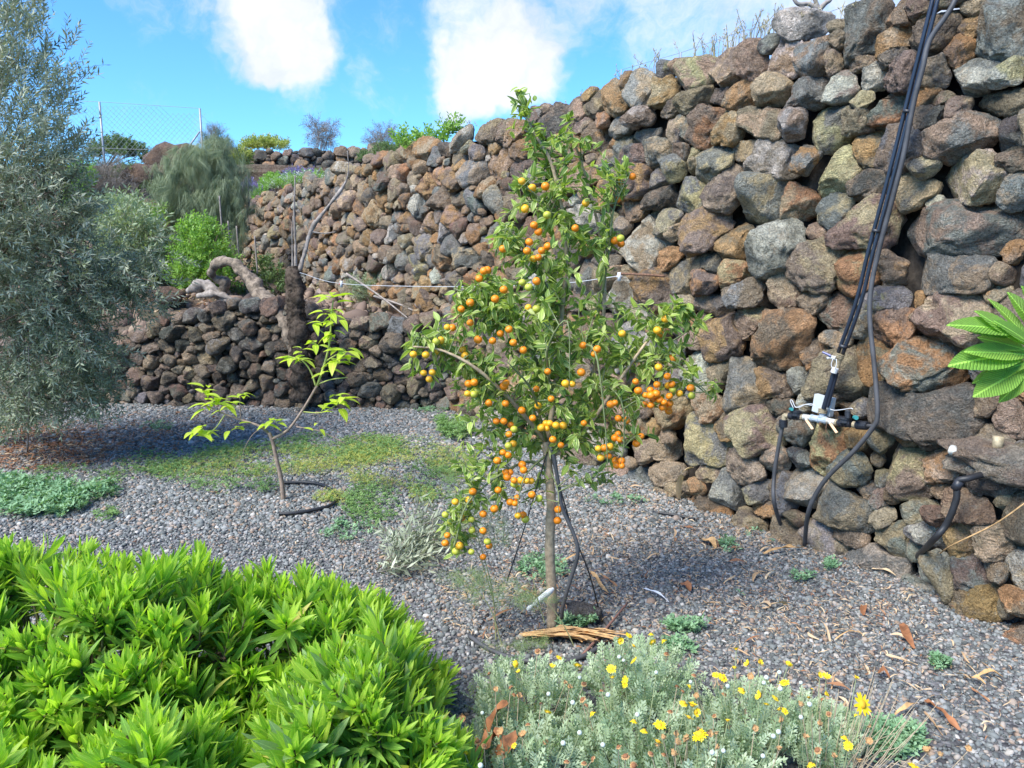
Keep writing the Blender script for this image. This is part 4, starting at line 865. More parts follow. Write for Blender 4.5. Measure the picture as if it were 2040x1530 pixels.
# ------------------------------------------------------------------ olive tree
M_ol = leaf_mat('olive leaf', (.20, .235, .15), (.47, .49, .36), .15, .45); M_olb = plain('olive twig', (.19, .17, .14), .9, .3, 30, .002)
M_ol_shade = leaf_mat('shaded olive leaf', (.13, .165, .095), (.30, .335, .21), .12, .45)  # darker copy of the olive leaf, shade of the lower crown put into colour
otp = [twig_proto(M_ol, M_olb, 20, .30, .055, seed=1), twig_proto(M_ol, M_olb, 16, .34, .06, droop=.3, seed=2), twig_proto(M_ol_shade, M_olb, 22, .28, .06, seed=3)]; Go = protos(otp)
go_ = np.random.default_rng(5); YO = 5.7; ob = at_z(20, 860); OB = np.array([ob[0]-.1, YO+.5, 0])
olive = empty('olive_tree', OB, 'tall silvery leaved olive tree on the gravel before the low stone wall', 'tree')
lo1 = [(30,-60,70,90,.8),(-60,80,120,140,.9),(40,110,75,80,1),(95,200,50,75,.9),(20,240,120,110,1),(100,330,70,75,1),(150,300,20,50,.7),(20,420,150,120,1.1),(130,430,60,70,.9),(60,560,160,110,1.2),(200,540,75,70,.7),(110,690,130,95,1.2),(30,760,80,60,1.1),(30,815,110,30,.9),(130,800,70,30,.7),(250,590,70,45,.5),(180,750,50,50,.8),(280,540,60,75,.35),(320,510,35,40,.15),(310,610,30,30,.15),(150,130,25,60,.4),(-120,400,160,300,1.1),(60,40,60,50,.9)]
P, Cn = lobes_pts(go_, lo1, YO, 6200, 1.3); q = proj(P); P = P[go_.random(len(P)) < np.clip(.25+q[:, 1]/800, .25, .9)]; q = proj(P); hi = (1-np.clip(q[:, 1]/420, 0, 1))
D = unit(P-(OB+[0, 0, 1.9]))*[.7, .7, .6] + go_.normal(0, .38, P.shape) + np.array([0, 0, .15])+hi[:, None]*np.array([0.1, 0, 1.1]); low = q[:, 1] > 500; D[low] += [0.1, 0, -.25]
foliage(olive, 'foliage', Go, P, D, None, go_.uniform(.10, .22, len(P)), np.where(go_.random(len(P)) < np.clip((q[:, 1]-250)/700, .05, .75), 2, go_.integers(0, 2, len(P))), go_, 1.5)  # shaded leaf copy is picked more often towards the crown bottom
mb = MB(); trunk = [OB, OB+[.05, .1, .5], OB+[-.05, 0, 1.1], OB+[.02, 0, 2.2], OB+[0, 0, 3.6]]
t_ = MB(); t_.tube([tuple(p-OB) for p in spline(trunk, 4)], list(np.linspace(.11, .03, 17)), 9); t_.build('trunk', M_bark2, olive)
for i in range(90):
    k = go_.integers(len(P)); b_ = OB+np.array([0, 0, go_.uniform(.4, 2.4)]); m_ = (b_+P[k])/2+[0, 0, -.15]; b2 = MB(); b2.tube([tuple(x-OB) for x in spline([b_, m_, P[k]], 4)], list(np.linspace(.016, .003, 9)), 5, caps=False)
    if i < 26: b2.build('branch', M_bark2, olive)
    else: mb.V, mb.F, mb.M = mb.V+[], mb.F+[], mb.M+[]; mb.add(b2.V, b2.F)
mb.build('thin_branches', M_bark2, olive)['kind'] = 'stuff'
tube_thing('dry_weed', 'thin bare dry weed rising from the litter under the olive tree', 'weed', [G(55,905), at_y(58,800,5.5), at_y(57,690,5.45)], [.008,.005,.003], M_grey, 5)
# ------------------------------------------------------------------ weeping broom / tamarisk, bushes on the slope
M_tm = leaf_mat('weeping grey green needles', (.13, .17, .10), (.32, .36, .22), .2, .7)
def strand_proto(mat, n, seed, droop=1.0, w=.004):
    g = np.random.default_rng(seed); mb = MB()
    for k in range(n):
        a = g.uniform(0, 6.28); r = g.uniform(.05, .35); p0 = np.array([g.normal(0, .04), g.normal(0, .04), g.uniform(0, .1)]); p1 = p0+[math.cos(a)*r*.6, math.sin(a)*r*.6, g.uniform(-.05, .15)]; p2 = p1+[math.cos(a)*r*.5, math.sin(a)*r*.5, -droop*g.uniform(.3, .55)]; p3 = p2+[math.cos(a)*r*.1, math.sin(a)*r*.1, -droop*g.uniform(.2, .5)]
        s = np.array([-math.sin(a), math.cos(a), 0])*w; mb.add([p0-s*.5, p0+s*.5, p1+s, p2+s, p3, p2-s, p1-s], [(0, 1, 2, 6), (6, 2, 3, 5), (5, 3, 4)])
    return mesh_obj('strand', mb.V, mb.F, mat, parent=False, smooth=False)
stp = [strand_proto(M_tm, 46, i) for i in range(3)]; Gt = protos(stp)
def hz(px, py, y):    # point on the terrain column seen at px, depth y
    P = at_y(px, py, y); return np.array([P[0], y, float(hill_h(np.array([P[0]]), np.array([y]))[0])])
gt_ = np.random.default_rng(8)
def weeping(label, px, Y, lobes, n, sz=.35):
    base = hz(px, 500, Y); root = empty('weeping_shrub', base, label, 'shrub'); P, C = lobes_pts(gt_, lobes, Y, n, .8)
    E = np.stack([gt_.normal(0, .38, n), gt_.normal(0, .38, n), gt_.uniform(0, 6.28, n)], 1); scatter('foliage', Gt, P-base, E, gt_.uniform(.6, 1.3, n)*sz, gt_.integers(0, 3, n), root)
    for i in range(10):
        k = gt_.integers(n); mb = MB(); mb.tube([tuple(x-base) for x in spline([base+[gt_.normal(0, .1), 0, 0], (base+P[k])/2+gt_.normal(0, .1, 3), P[k]], 4)], list(np.linspace(.03, .008, 9)), 5, caps=False); mb.build('stem', M_grey, root)
weeping('large weeping grey green shrub hanging over the slope beside the tall wall end', 425, 11.6, [(430,300,45,40,.9),(385,330,60,45,1),(340,370,35,55,.8),(440,370,50,60,1),(410,420,60,60,1.1),(470,430,22,80,.8),(355,480,28,50,.6),(500,400,12,30,.4),(380,420,50,60,1),(318,400,22,45,.6),(300,350,18,25,.4),(480,350,16,40,.7)], 1150, .24)
M_bg = leaf_mat('fresh bush leaf', (.17, .33, .06), (.34, .52, .12), .4, .5); M_gg = leaf_mat('grey green leaf', (.20, .26, .15), (.36, .42, .26), .25, .7); M_dg = leaf_mat('dull green leaf', (.09, .15, .06), (.2, .28, .1), .3, .6)
M_pv = leaf_mat('dry violet grey twig', (.19, .16, .15), (.32, .28, .25), .1, .9); M_yg = leaf_mat('yellow green leaf', (.30, .36, .10), (.48, .50, .16), .35, .6); M_vio = leaf_mat('violet flower', (.22, .17, .42), (.36, .30, .6), .3, .7); M_wfl = leaf_mat('white flower', (.7, .7, .62), (.8, .8, .75), .2, .7)
def bp(m, s, **k): return [twig_proto(m, M_bark2, 14, .30, .14, seed=s+i, **k) for i in range(2)]
BT = {'bright': protos(bp(M_bg, 10)), 'sage': protos([twig_proto(M_gg, M_bark2, 16, .34, .09, seed=20+i) for i in range(2)]), 'dull': protos(bp(M_dg, 30)), 'dry': protos([twig_proto(M_pv, M_bark2, 16, .4, .03, seed=40+i) for i in range(2)]),
      'yellow': protos(bp(M_yg, 50)), 'violet': protos([twig_proto(M_vio, M_dg, 14, .16, .10, seed=60+i, spread=.5) for i in range(2)]), 'white': protos([twig_proto(M_wfl, M_dg, 6, .14, .14, seed=70, spread=.8), twig_proto(M_bg, M_dg, 12, .3, .1, seed=71)])}
def bush(name, label, cat, px, Y, lobes, kind, n, s=.22, up=.8, zbase=None, group=None, stems=5, dr=.6, twist=1.5):
    if Y > 14: s *= .52; n = int(n*1.9)
    base = hz(px, 500, Y) if zbase is None else np.array([at_y(px, 500, Y)[0], Y, zbase]); root = empty(name, base, label, cat, group)
    P, C = lobes_pts(gt_, lobes, Y, n, dr); D = unit(P-C)+gt_.normal(0, .4, P.shape)+[0, 0, up]; foliage(root, 'foliage', BT[kind], P, D, None, gt_.uniform(.65, 1.25, n)*s, gt_.integers(0, 2, n), gt_, twist)
    for i in range(stems):
        k = gt_.integers(n); mb = MB(); mb.tube([tuple(x-base) for x in spline([base+[gt_.normal(0, .04), 0, 0], (base+P[k])/2+gt_.normal(0, .04, 3), P[k]], 3)], list(np.linspace(.018, .006, 7)), 4, caps=False); mb.build('stem', M_bark2, root)
    return root
bush('bush', 'fresh bright green bush growing behind the arched dead root', 'bush', 400, 10.3, [(400,500,50,45),(370,545,40,40),(440,540,35,35),(395,470,30,25)], 'bright', 650, .17)
bush('bush', 'sage green scrub mound behind the left end of the low wall', 'bush', 255, 10.6, [(250,470,60,60),(300,520,45,45),(215,540,60,50),(285,560,40,40)], 'sage', 520, .26)
bush('bush', 'violet grey leafless bush high on the slope under the mesh fence', 'bush', 215, 15.0, [(215,360,40,35),(250,395,40,35),(190,400,35,35)], 'dry', 420, .4)
bush('bush', 'green rounded bush left of the violet grey bush on the slope', 'bush', 160, 14.6, [(160,350,25,30),(150,400,30,40)], 'bright', 220, .3)
bush('bush', 'dark green low bush touching the violet grey bush on the slope', 'bush', 255, 15.3, [(255,350,28,16),(285,375,25,15)], 'dull', 180, .28)
bush('bush', 'pale sage scrub on the open slope below the boulder outcrop', 'bush', 245, 12.8, [(235,430,40,25),(275,445,30,22),(200,460,40,25)], 'sage', 330, .26)
bush('bush', 'thin green weeds on bare soil left of the weeping shrub', 'weeds', 300, 11.4, [(300,470,18,25),(320,440,14,18)], 'bright', 90, .2, group=None)
bush('bush', 'green weeds on terrace soil between dead root and tall wall', 'weeds', 545, 10.6, [(545,560,28,22),(520,530,14,14),(470,585,16,8)], 'dull', 190, .14)
bush('bush', 'grey green feathery weeds on the terrace under the white string', 'weeds', 750, 9.6, [(750,585,45,22),(720,575,20,14)], 'sage', 210, .12)
bush('climber', 'green climbing plant hanging down the far end of the tall wall', 'climbing plant', 500, 15.2, [(508,430,8,45),(505,395,12,12),(495,485,20,18),(520,380,10,8)], 'bright', 230, .22, .2, 1.2)
# skyline plants
bush('candelabra_bush', 'wide candelabra bush with tufted tops behind the mesh fence', 'bush', 225, 21, [(205,298,12,12),(228,292,14,12),(252,298,13,12),(275,305,10,9),(190,310,10,9),(240,306,20,8)], 'dull', 260, .42, stems=14)
bush('candelabra_bush', 'lower candelabra bush to the right of the wide one on the skyline', 'bush', 315, 21, [(300,315,12,9),(325,312,12,8),(345,322,10,7)], 'dull', 130, .36, stems=8)
bush('bush', 'small wispy bluish bush on the skyline beside the last fence post', 'bush', 427, 19, [(427,272,14,14),(415,290,18,10),(445,295,16,8)], 'dry', 120, .38)
bush('bush', 'yellow green rounded bush on the skyline above the dark wall', 'bush', 525, 22, [(520,288,32,10),(545,290,28,9),(500,292,18,7)], 'yellow', 240, .34, zbase=3.4)
bush('bush', 'yellow green tuft growing out of the left end of the dark skyline wall', 'bush', 480, 19.6, [(480,315,20,14),(485,330,14,10)], 'yellow', 130, .3, zbase=3.2)
bush('wispy_tree', 'thin drooping wispy tree standing on the skyline above the dark wall', 'tree', 640, 21, [(632,262,18,22),(655,258,12,14),(645,280,18,16)], 'dry', 150, .48, -.5, zbase=3.4)
bush('bush', 'hazy grey green shrub at the right end of the dark skyline wall', 'bush', 765, 17.5, [(765,268,24,14),(780,290,35,14),(750,285,22,10)], 'dry', 170, .34, zbase=3.0)
bush('bush', 'dark green tussock where the dark skyline wall meets the tall wall', 'bush', 775, 15.0, [(775,300,34,12),(735,315,22,10)], 'dull', 190, .2, zbase=2.8)
bush('flowering_plant', 'violet flowering plant at the foot of the dark skyline wall', 'flowering plant', 500, 17.3, [(500,385,26,12),(520,392,20,10)], 'violet', 300, .36, 1.0, zbase=2.5)
bush('flowering_plant', 'sparse violet flowering plant right of the green mound on the wall top', 'flowering plant', 600, 16.8, [(600,352,34,8),(585,350,14,6)], 'violet', 120, .3, 1.0, zbase=2.6)
bush('bush', 'light green leafy mound between two violet plants on the wall top', 'bush', 550, 17.2, [(548,362,16,10),(535,370,14,7)], 'bright', 170, .26, zbase=2.6)
bush('flowering_plant', 'white flowering mat spilling over the top of the tall wall', 'flowering plant', 580, 16.0, [(560,368,30,9),(590,360,34,8),(625,355,25,8)], 'white', 280, .26, .8, zbase=2.5)
bush('vine', 'bright green broad leaved vine creeping on top of the tall wall', 'vine', 845, 8.9, [(845,285,18,10),(805,290,12,12),(880,275,10,6),(895,262,7,7)], 'bright', 110, .16, zbase=2.6)
# boulders on the slope
rb = np.random.default_rng(12)
for i, (px, py, y, r, lab) in enumerate([(283,352,15.2,.36,'brown boulder half buried in the slope above the sage scrub'), (300,430,13.6,.5,'rough reddish outcrop boulder in the middle of the scrubby slope'), (320,455,13.0,.42,'dark outcrop boulder just below the rough reddish one on the slope'), (265,415,14.0,.3,'small rock left of the rough outcrop on the slope'),
      (355,325,19.5,.75,'large brown rock mound at the skyline under the fence brace'), (380,322,19.4,.6,'brown rock mound at the skyline, right of the larger one'), (315,520,11.0,.22,'dark rock at the foot of the slope behind the bright bush'), (330,590,9.6,.2,'pale rock lying on the terrace edge near the dead root')]):
    P_, Fc = stone_mesh(3, ang, np.full(32, r)*rb.uniform(.85, 1.15, 32), r*.8, 300+i, (0, 0), 3); P_[:, 2] *= .6; c = at_y(px, py, y); n_ = len(P_)
    tag(mesh_obj('boulder', P_, Fc, M_rock, None, c, attrs={'ca': ('FLOAT_COLOR', np.tile([.19, .13, .10, 1], (n_, 1))), 'cb': ('FLOAT_COLOR', np.tile([.26, .17, .12, 1], (n_, 1)))}), lab, 'boulder')
# ------------------------------------------------------------------ mesh fence on the skyline
M_galv = plain('galvanised steel', (.30, .31, .34), .5, .15, 20, .001, .3); M_wire = plain('fence wire', (.26, .30, .33), .5, .1, 20, .0005, .2)
def mesh_fence(label, posts, Y, top, bot, brace=None, pitch=.09, wr=.0022, rr=.024):
    A = at_y(*posts[0], Y); root = empty('mesh_fence', (A[0], Y, 0), label, 'fence'); O_ = np.array(root.location)
    for (px, py) in posts:
        t = at_y(px, py, Y); mb = MB(); mb.tube([(t[0]-O_[0], 0, bot), (t[0]-O_[0], 0, t[2])], rr, 8); mb.build('post', M_galv, root)
    if brace: a, b = at_y(*brace[0], Y), at_y(*brace[1], Y); mb = MB(); mb.tube([tuple(a-O_), tuple(b-O_)], rr*.8, 7); mb.build('brace', M_galv, root)
    x0, x1 = at_y(top[0][0], 0, Y)[0], at_y(top[-1][0], 0, Y)[0]; tx = [at_y(px, py, Y) for px, py in top]; zt = lambda x: float(np.interp(x, [p[0] for p in tx], [p[2] for p in tx]))
    mb = MB(); H = max(p[2] for p in tx)-bot
    for sgn in (1, -1):
        x = x0-H
        while x < x1+H:
            pts = [(x+sgn*0 + (sgn*u), bot+u) for u in np.linspace(0, H, 14)] if sgn > 0 else [(x-u, bot+u) for u in np.linspace(0, H, 14)]
            seg = [(a, b) for a, b in pts if x0 <= a <= x1 and b <= zt(min(max(a, x0), x1))]
            if len(seg) > 1: mb.tube([(seg[0][0]-O_[0], .004*sgn, seg[0][1]), (seg[-1][0]-O_[0], .004*sgn, seg[-1][1])], wr, 3, caps=False)
            x += pitch*1.41
    mb.build('wire_mesh', M_wire, root)['kind'] = 'stuff'
    for f_ in (0, .5):
        m2 = MB(); m2.tube([tuple(np.array([p[0]-O_[0], -.01, bot+(p[2]-bot)*(1-f_)])) for p in tx], wr*1.5, 4, caps=False); m2.build('tension_wire', M_galv, root)
    return root
mesh_fence('tall mesh fence with steel posts and a slanted brace on the skyline', [(198,203),(398,216),(-10,195)], 19.0, [(-60,196),(198,203),(398,216)], 3.0, [((398,262)), ((360,315))], wr=.0027)
M_root = plain('weathered root', (.21, .165, .125), .95, .55, 22, .03)
# ------------------------------------------------------------------ dead root, stump, string on the terrace
YS = 7.75
def D_(px, py, y=YS): return at_y(px, py, y)
dr = empty('dead_root', D_(560, 640), 'grey weathered dead root arching in a loop over the low wall', 'dead tree root'); b0 = np.array(dr.location)
def rt(name, pts, rad, mat, root=dr, n=9, sub=5, wob=.12):
    o = np.array(root.location); P = spline([D_(*p) for p in pts], sub*2); r = np.interp(np.linspace(0, 1, len(P)), np.linspace(0, 1, len(rad)), rad)
    mb = MB(); mb.tube([tuple(p-o) for p in P], list(r), n); V = np.array(mb.V); Cn = np.repeat(P-o, n, 0); V = Cn + (V-Cn)*(1+.38*fbm(V*11, 4, 4)+.25*(np.abs(fbm(V*5+3, 2, 9))-.3))[:, None]; mb.V = [tuple(v) for v in V]; return mb.build(name, mat, root)
rt('arch', [(452,600,8.7),(440,585,8.6),(447,565,8.55),(425,552,8.5),(428,530,8.45),(450,521,8.4),(475,530,8.35),(495,555,8.3),(520,592,8.2)], [.062,.045,.05,.038,.05,.055,.062,.07,.078], M_root, n=14)
rt('leaning_stem', [(515,585,8.2),(550,615,8.05),(570,650,7.9),(582,690,7.85),(592,740,7.8),(600,795,7.75)], [.075,.07,.062,.05,.054,.06], M_root, n=12)
rt('root_fragment', [(375,580,8.7),(398,568,8.6),(420,575,8.6),(455,600,8.5)], [.03,.07,.075,.04], M_grey); rt('root_fragment', [(395,590,8.6),(425,585,8.5),(470,600,8.5)], [.03,.045,.02], M_grey)
stp_ = empty('burnt_stump', D_(598, 790), 'dark shaggy burnt tree stump standing against the low wall', 'tree stump')
rt('trunk', [(604,800,7.6),(600,740,7.6),(594,660,7.62),(588,590,7.65),(585,545,7.7),(583,530,7.7)], [.108,.095,.092,.086,.072,.04], M_dark, stp_, 18, 8, .35)
fr = MB(); gg = np.random.default_rng(3)
for i in range(420):
    u = gg.random(); a = gg.uniform(0, 6.28); c = np.array([D_(604, 800, 7.6), D_(594, 660, 7.62), D_(586, 540, 7.7)]); p = spline(c, 10)[int(u*20)]; d = np.array([math.cos(a), math.sin(a), 0]); q = p+d*(.10-.03*u); fr.tube([tuple(q-b) for b in [np.array(stp_.location)]]*1+[tuple(q+d*.02+np.array([gg.normal(0, .01), 0, gg.uniform(-.08, .02)])-np.array(stp_.location))], [.004, .002], 3, caps=False)
fr.build('shaggy_bark', M_dark, stp_)['kind'] = 'stuff'
for pts, rad in [([(590,545,7.7),(588,480,7.7),(586,420,7.7),(588,350,7.7)], [.016,.012,.009,.005]), ([(596,540,7.7),(608,500,7.75),(618,465,7.8),(630,440,7.8)], [.022,.018,.022,.02]), ([(622,462,7.8),(645,465,7.8),(668,462,7.8)], [.012,.009,.004]), ([(628,445,7.8),(655,410,7.8),(685,370,7.85),(694,340,7.85),(692,300,7.85)], [.018,.017,.014,.008,.004]), ([(583,540,7.7),(582,470,7.7),(583,430,7.7)], [.008,.006,.003])]:
    rt('branch', pts, rad, M_grey, stp_, 7)
tube_thing('string', 'long white string stretched from the burnt stump to the tall wall behind the citrus', 'string', [D_(597,543,7.55), D_(680,565,7.2), D_(890,571,6.5), D_(1100,566,5.8), wall_hit(1232,550,.16)], .0024, M_white, 5)
for px, py, yy, lab in [(680,566,7.2,'small red and white insulator on the string near the burnt stump'), (1234,551,None,'small white insulator on the string by the rusty wall bar')]:
    c = D_(px, py, yy) if yy else wall_hit(px, py, .16); mb = MB(); mb.tube([tuple(c+[0, 0, -.03]), tuple(c+[0, 0, .03])], [.014, .014], 8, 0); mb.tube([tuple(c+[-.02, 0, 0]), tuple(c+[.02, 0, 0])], .009, 6, 1 if yy else 0)
    tag(mb.build('insulator', [M_white, plain('red plastic', (.4, .08, .06), .5)], loc=tuple(c)), lab, 'insulator')
M_rust = plain('rusty iron', (.17, .09, .055), .9, .4, 60, .002)
tube_thing('rusty_bar', 'rusty iron bar sticking out of the tall wall behind the citrus', 'iron bar', [wall_hit(1238,545,.17), wall_hit(1280,547,.14), wall_hit(1325,550,.05)], .009, M_rust, 7)
for i, (a, b) in enumerate([((745,590),(850,632)), ((770,600),(870,632)), ((690,545),(820,640))]): tube_thing('fallen_branch', ['pale dry branch lying on the terrace soil, upper one of the crossed three', 'pale dry branch lying on the terrace soil, lowest of the crossed three', 'long thin dry branch crossing the other two on the terrace'][i], 'branch', [D_(*a, 8.9), D_((a[0]+b[0])/2, (a[1]+b[1])/2-4, 8.7), D_(*b, 8.3)], [.014, .012, .006], M_grey, 6)
for i, (px, y0_, y1_) in enumerate([(460,440,520), (477,450,530), (513,470,545), (443,390,470)]): tube_thing('dry_stalk', ['bare grey stalk under the weeping shrub, between bush and wall', 'second bare grey stalk, just right of the first under the weeping shrub', 'lone bare stalk standing before the end of the tall wall', 'thin grey stalk inside the weeping shrub'][i], 'stalk', [D_(px, y1_, 10.4), D_(px-3, (y0_+y1_)/2, 10.4), D_(px-6, y0_, 10.4)], .011, M_grey, 5)
# ------------------------------------------------------------------ sapling with lime leaves
M_sap = plain('sapling bark', (.26, .19, .14), .85, .3, 40, .002); M_sg = plain('green sapling stem', (.38, .42, .10), .6, .15, 30, .001)
M_ll = leaf_mat('lime leaf', (.42, .56, .05), (.62, .72, .10), .5, .42, vein=.5); SB = at_z(566, 1002); YP = float(SB[1]); sap = empty('sapling', SB, 'thin forked sapling with lime yellow leaf tufts inside a black hose ring', 'sapling')
for nm, pts, rad, m_ in [('trunk', [(566,1008),(561,960),(551,915),(543,880),(536,862)], [.017,.015,.013,.012,.012], M_sap), ('branch', [(537,866),(515,848),(478,836),(440,822),(412,808)], [.010,.008,.007,.005,.004], M_sap), ('branch', [(541,876),(575,855),(606,812),(632,768)], [.011,.009,.008,.008], M_sap),
    ('branch', [(632,768),(648,720),(657,680),(660,630),(664,598)], [.008,.007,.006,.005,.004], M_sg), ('branch', [(630,772),(618,738),(598,715),(578,712)], [.006,.005,.004,.003], M_sg), ('branch', [(634,765),(660,756),(692,752)], [.004,.0035,.003], M_sg), ('branch', [(600,820),(640,822),(668,808)], [.004,.0035,.003], M_sg),
    ('branch', [(480,838),(478,812),(478,790)], [.004,.003,.002], M_sap), ('branch', [(448,826),(432,850),(418,862)], [.004,.0035,.003], M_sg), ('branch', [(520,852),(500,870),(484,905),(505,915)], [.003,.002,.0015,.001], M_sap), ('branch', [(590,850),(640,860),(690,885)], [.004,.003,.002], M_sap), ('branch', [(648,720),(672,706),(692,700)], [.005,.004,.003], M_sg), ('branch', [(657,670),(640,660),(632,650)], [.003,.003,.002], M_sg)]:
    P = spline([at_y(x, y, YP) for x, y in pts], 4); mb = MB(); mb.tube([tuple(p-SB) for p in P], list(np.interp(np.linspace(0, 1, len(P)), np.linspace(0, 1, len(rad)), rad)), 7); mb.build(nm, m_, sap)
lp = [leaf_proto(M_ll, L=1, W=.40, fold=.3, bend=.45, base=.9), leaf_proto(M_ll, L=1, W=.36, fold=.45, bend=.2, twist=.4), leaf_proto(M_ll, L=1, W=.44, fold=.2, bend=.6, twist=-.3)]; gl = np.random.default_rng(4)
for (x, y, n, s) in [(402,782,7,.8),(420,806,8,1),(442,806,7,.9),(385,862,6,1),(408,856,7,1),(478,786,5,.8),(455,805,4,.7),(470,850,4,.8),(540,842,9,.8),(578,713,6,.9),(604,716,5,.8),(662,598,8,.9),(650,622,6,.9),(668,636,6,.9),(640,648,5,.8),(655,665,6,.9),(690,700,9,1.1),(672,718,6,1),(650,740,5,.8),(668,806,8,1),(682,792,6,1),(645,815,4,.8),(635,690,5,.9),(600,700,3,.7),(630,850,3,.6)]:
    for k in range(n):
        a = k*2.4+gl.normal(0, .4); d = np.array([[math.cos(a), math.sin(a)*.9, gl.uniform(-.15, .5)]]); c = at_y(x+gl.normal(0, 6), y+gl.normal(0, 5), YP+gl.normal(0, .02)); o = bpy.data.objects.new('leaf', lp[gl.integers(3)].data); o.location = tuple(c-SB); o.rotation_euler = tuple(mat_to_euler(frames(d))[0]); o.scale = (.118*s*gl.uniform(.75, 1.15),)*3; link(o, sap)
tube_thing('hose_ring', 'black hose lying in an open ring round the lime leaved sapling', 'hose', [G(*q_, .022) for q_ in ((560,968),(610,968),(645,974),(671,993),(660,1012),(625,1022),(585,1028),(556,1029))], .011, M_black)
tube_thing('drip_line', 'short black drip line lying on gravel behind the citrus', 'hose', [G(*q_, .02) for q_ in ((905,882),(945,892),(985,899))], .01, M_black)
tube_thing('drip_line', 'thin black drip line on gravel near the foot of the tall wall', 'hose', [G(*q_, .018) for q_ in ((1300,1017),(1350,1024),(1385,1030))], .008, M_black)
# ------------------------------------------------------------------ pipes and manifold on the wall
M_pipe = plain('blue black glossy pipe', (.018, .024, .04), .28, .15, 10, .0005); M_brass = plain('tarnished brass', (.38, .31, .2), .6, .3, 50, .001, .3); M_teegrey = plain('grey blue plastic', (.38, .44, .50), .5, .1, 30, .001)
M_lever = plain('tan lever', (.68, .42, .24), .5, .12, 30, .001); M_solen = plain('black valve plastic', (.025, .027, .035), .45, .2, 40, .001); M_boxg = plain('white grey box', (.50, .54, .56), .5, .06, 20, .001); M_blue = plain('blue lever', (.03, .05, .22), .4, .1, 20, .0005); M_teal = plain('teal knob', (.04, .25, .25), .4, .1, 20, .0005); M_tape = plain('white tape', (.55, .54, .50), .7, .15, 90, .001)
OF = .17
def Wp(x, y, off=OF): return wall_hit(x, y, off)
pp_ = empty('pipe_pair', Wp(1672, 702), 'pair of straight glossy black pipes running up the tall wall to its top', 'pipes'); o0 = np.array(pp_.location)
for k, dx in ((0, -5), (1, 5)):
    mb = MB(); P = spline([Wp(1674+dx, 705), Wp(1710+dx, 603), Wp(1735+dx, 500), Wp(1777+dx, 343), Wp(1820+dx, 171), Wp(1863+dx, 0), Wp(1885+dx, -90, .1), Wp(1895+dx, -150, -.2)], 5); mb.tube([tuple(p-o0) for p in P], .0098, 10); mb.build('pipe', M_pipe, pp_)
for (x, y) in [(1680,690),(1746,460),(1808,222)]: mb = MB(); a = Wp(x-1, y+3, OF); b = Wp(x+1, y-3, OF); mb.tube([tuple(a-o0), tuple(b-o0)], .022, 12); mb.build('clip_band', M_solen, pp_)
tube_thing('hose', 'thick black hose hanging down the tall wall right of the straight pipes', 'hose', [Wp(1925,-120,.0),Wp(1905,-5,.15),Wp(1853,79,.18),Wp(1838,137,.19),Wp(1820,206,.19),Wp(1800,309,.19),Wp(1783,377,.19),Wp(1753,490,.19),Wp(1736,569,.2),Wp(1733,637,.2),Wp(1743,740,.2),Wp(1748,826,.2),Wp(1738,853,.2),Wp(1700,900,.2),Wp(1645,955,.2),Wp(1612,1015,.2),G(1603,1080)], .0118, M_greypipe, 10)
tube_thing('hose', 'black hose hanging in a curve from the left end of the valve manifold', 'hose', [Wp(1560,843),Wp(1551,890),Wp(1542,950),Wp(1543,1005,.2),G(1564,1056)], .0110, M_greypipe, 10)
tube_thing('hose', 'black hose with an elbow coming out under the cement ledge', 'hose', [Wp(1965,943,.2),Wp(1930,953,.28),Wp(1907,960,.3),Wp(1905,995,.3),Wp(1885,1045,.3),Wp(1855,1080,.28),G(1814,1122)], .0145, M_black, 10)
mb = MB(); mb.tube([tuple(Wp(1912,958,.3)), tuple(Wp(1903,975,.3))], .02, 10); tag(mb.build('hose_elbow', M_solen, loc=tuple(Wp(1907, 962, .3))), 'ribbed black elbow joining the hose under the cement ledge', 'hose fitting')
mf = empty('valve_manifold', Wp(1638, 833), 'irrigation valve manifold with grey tee and tan levers fixed to the tall wall', 'irrigation valves'); m0 = np.array(mf.location)
def zc(X, Y, off=OF): return Wp(1500+X/6.12, 650+Y/6.12, off) - m0
def cyl(name, a, b, r, mat, n=12, oa=OF, ob_=OF, rings=None):
    mb = MB(); A, B = zc(*a, oa), zc(*b, ob_); mb.tube([tuple(A), tuple(B)], r, n)
    if rings:
        for u in np.linspace(.1, .9, rings): c = A+(B-A)*u; e_ = (B-A)*.04; mb.tube([tuple(c-e_), tuple(c+e_)], r*1.16, n)
    return mb.build(name, mat, mf, smooth=False)
cyl('brass_collar', (1068,335), (1050,385), .021, M_brass, rings=3); cyl('valve_body', (1050,385), (1010,520), .0165, M_brass, rings=2); cyl('white_cap', (1005,510), (985,565), .017, M_white, oa=.2, ob_=.2)
cyl('side_valve', (1010,390), (935,375), .011, M_tape, rings=2, oa=.19, ob_=.2); cyl('blue_lever', (950,360), (850,315), .006, M_blue, 6, .21, .22); cyl('small_tap', (935,380), (900,392), .008, M_tape, 8, .2, .21)
cyl('down_pipe', (990,560), (862,1005), .0125, M_pipe, oa=.18, ob_=.18); cyl('down_pipe', (1018,560), (900,985), .0125, M_pipe)
cyl('pipe_collar', (850,1005), (846,1060), .021, M_brass, rings=3); cyl('tee_neck', (846,1055), (840,1115), .0155, M_teegrey, rings=2); cyl('tee_bar', (705,1115), (905,1150), .0175, M_teegrey, rings=3)
cyl('taped_joint', (612,1103), (710,1118), .014, M_tape, rings=4); cyl('taped_joint', (900,1148), (1012,1172), .014, M_tape, rings=4); cyl('brass_ring', (585,1108), (615,1110), .017, M_brass); cyl('brass_ring', (1008,1170), (1032,1176), .017, M_brass)
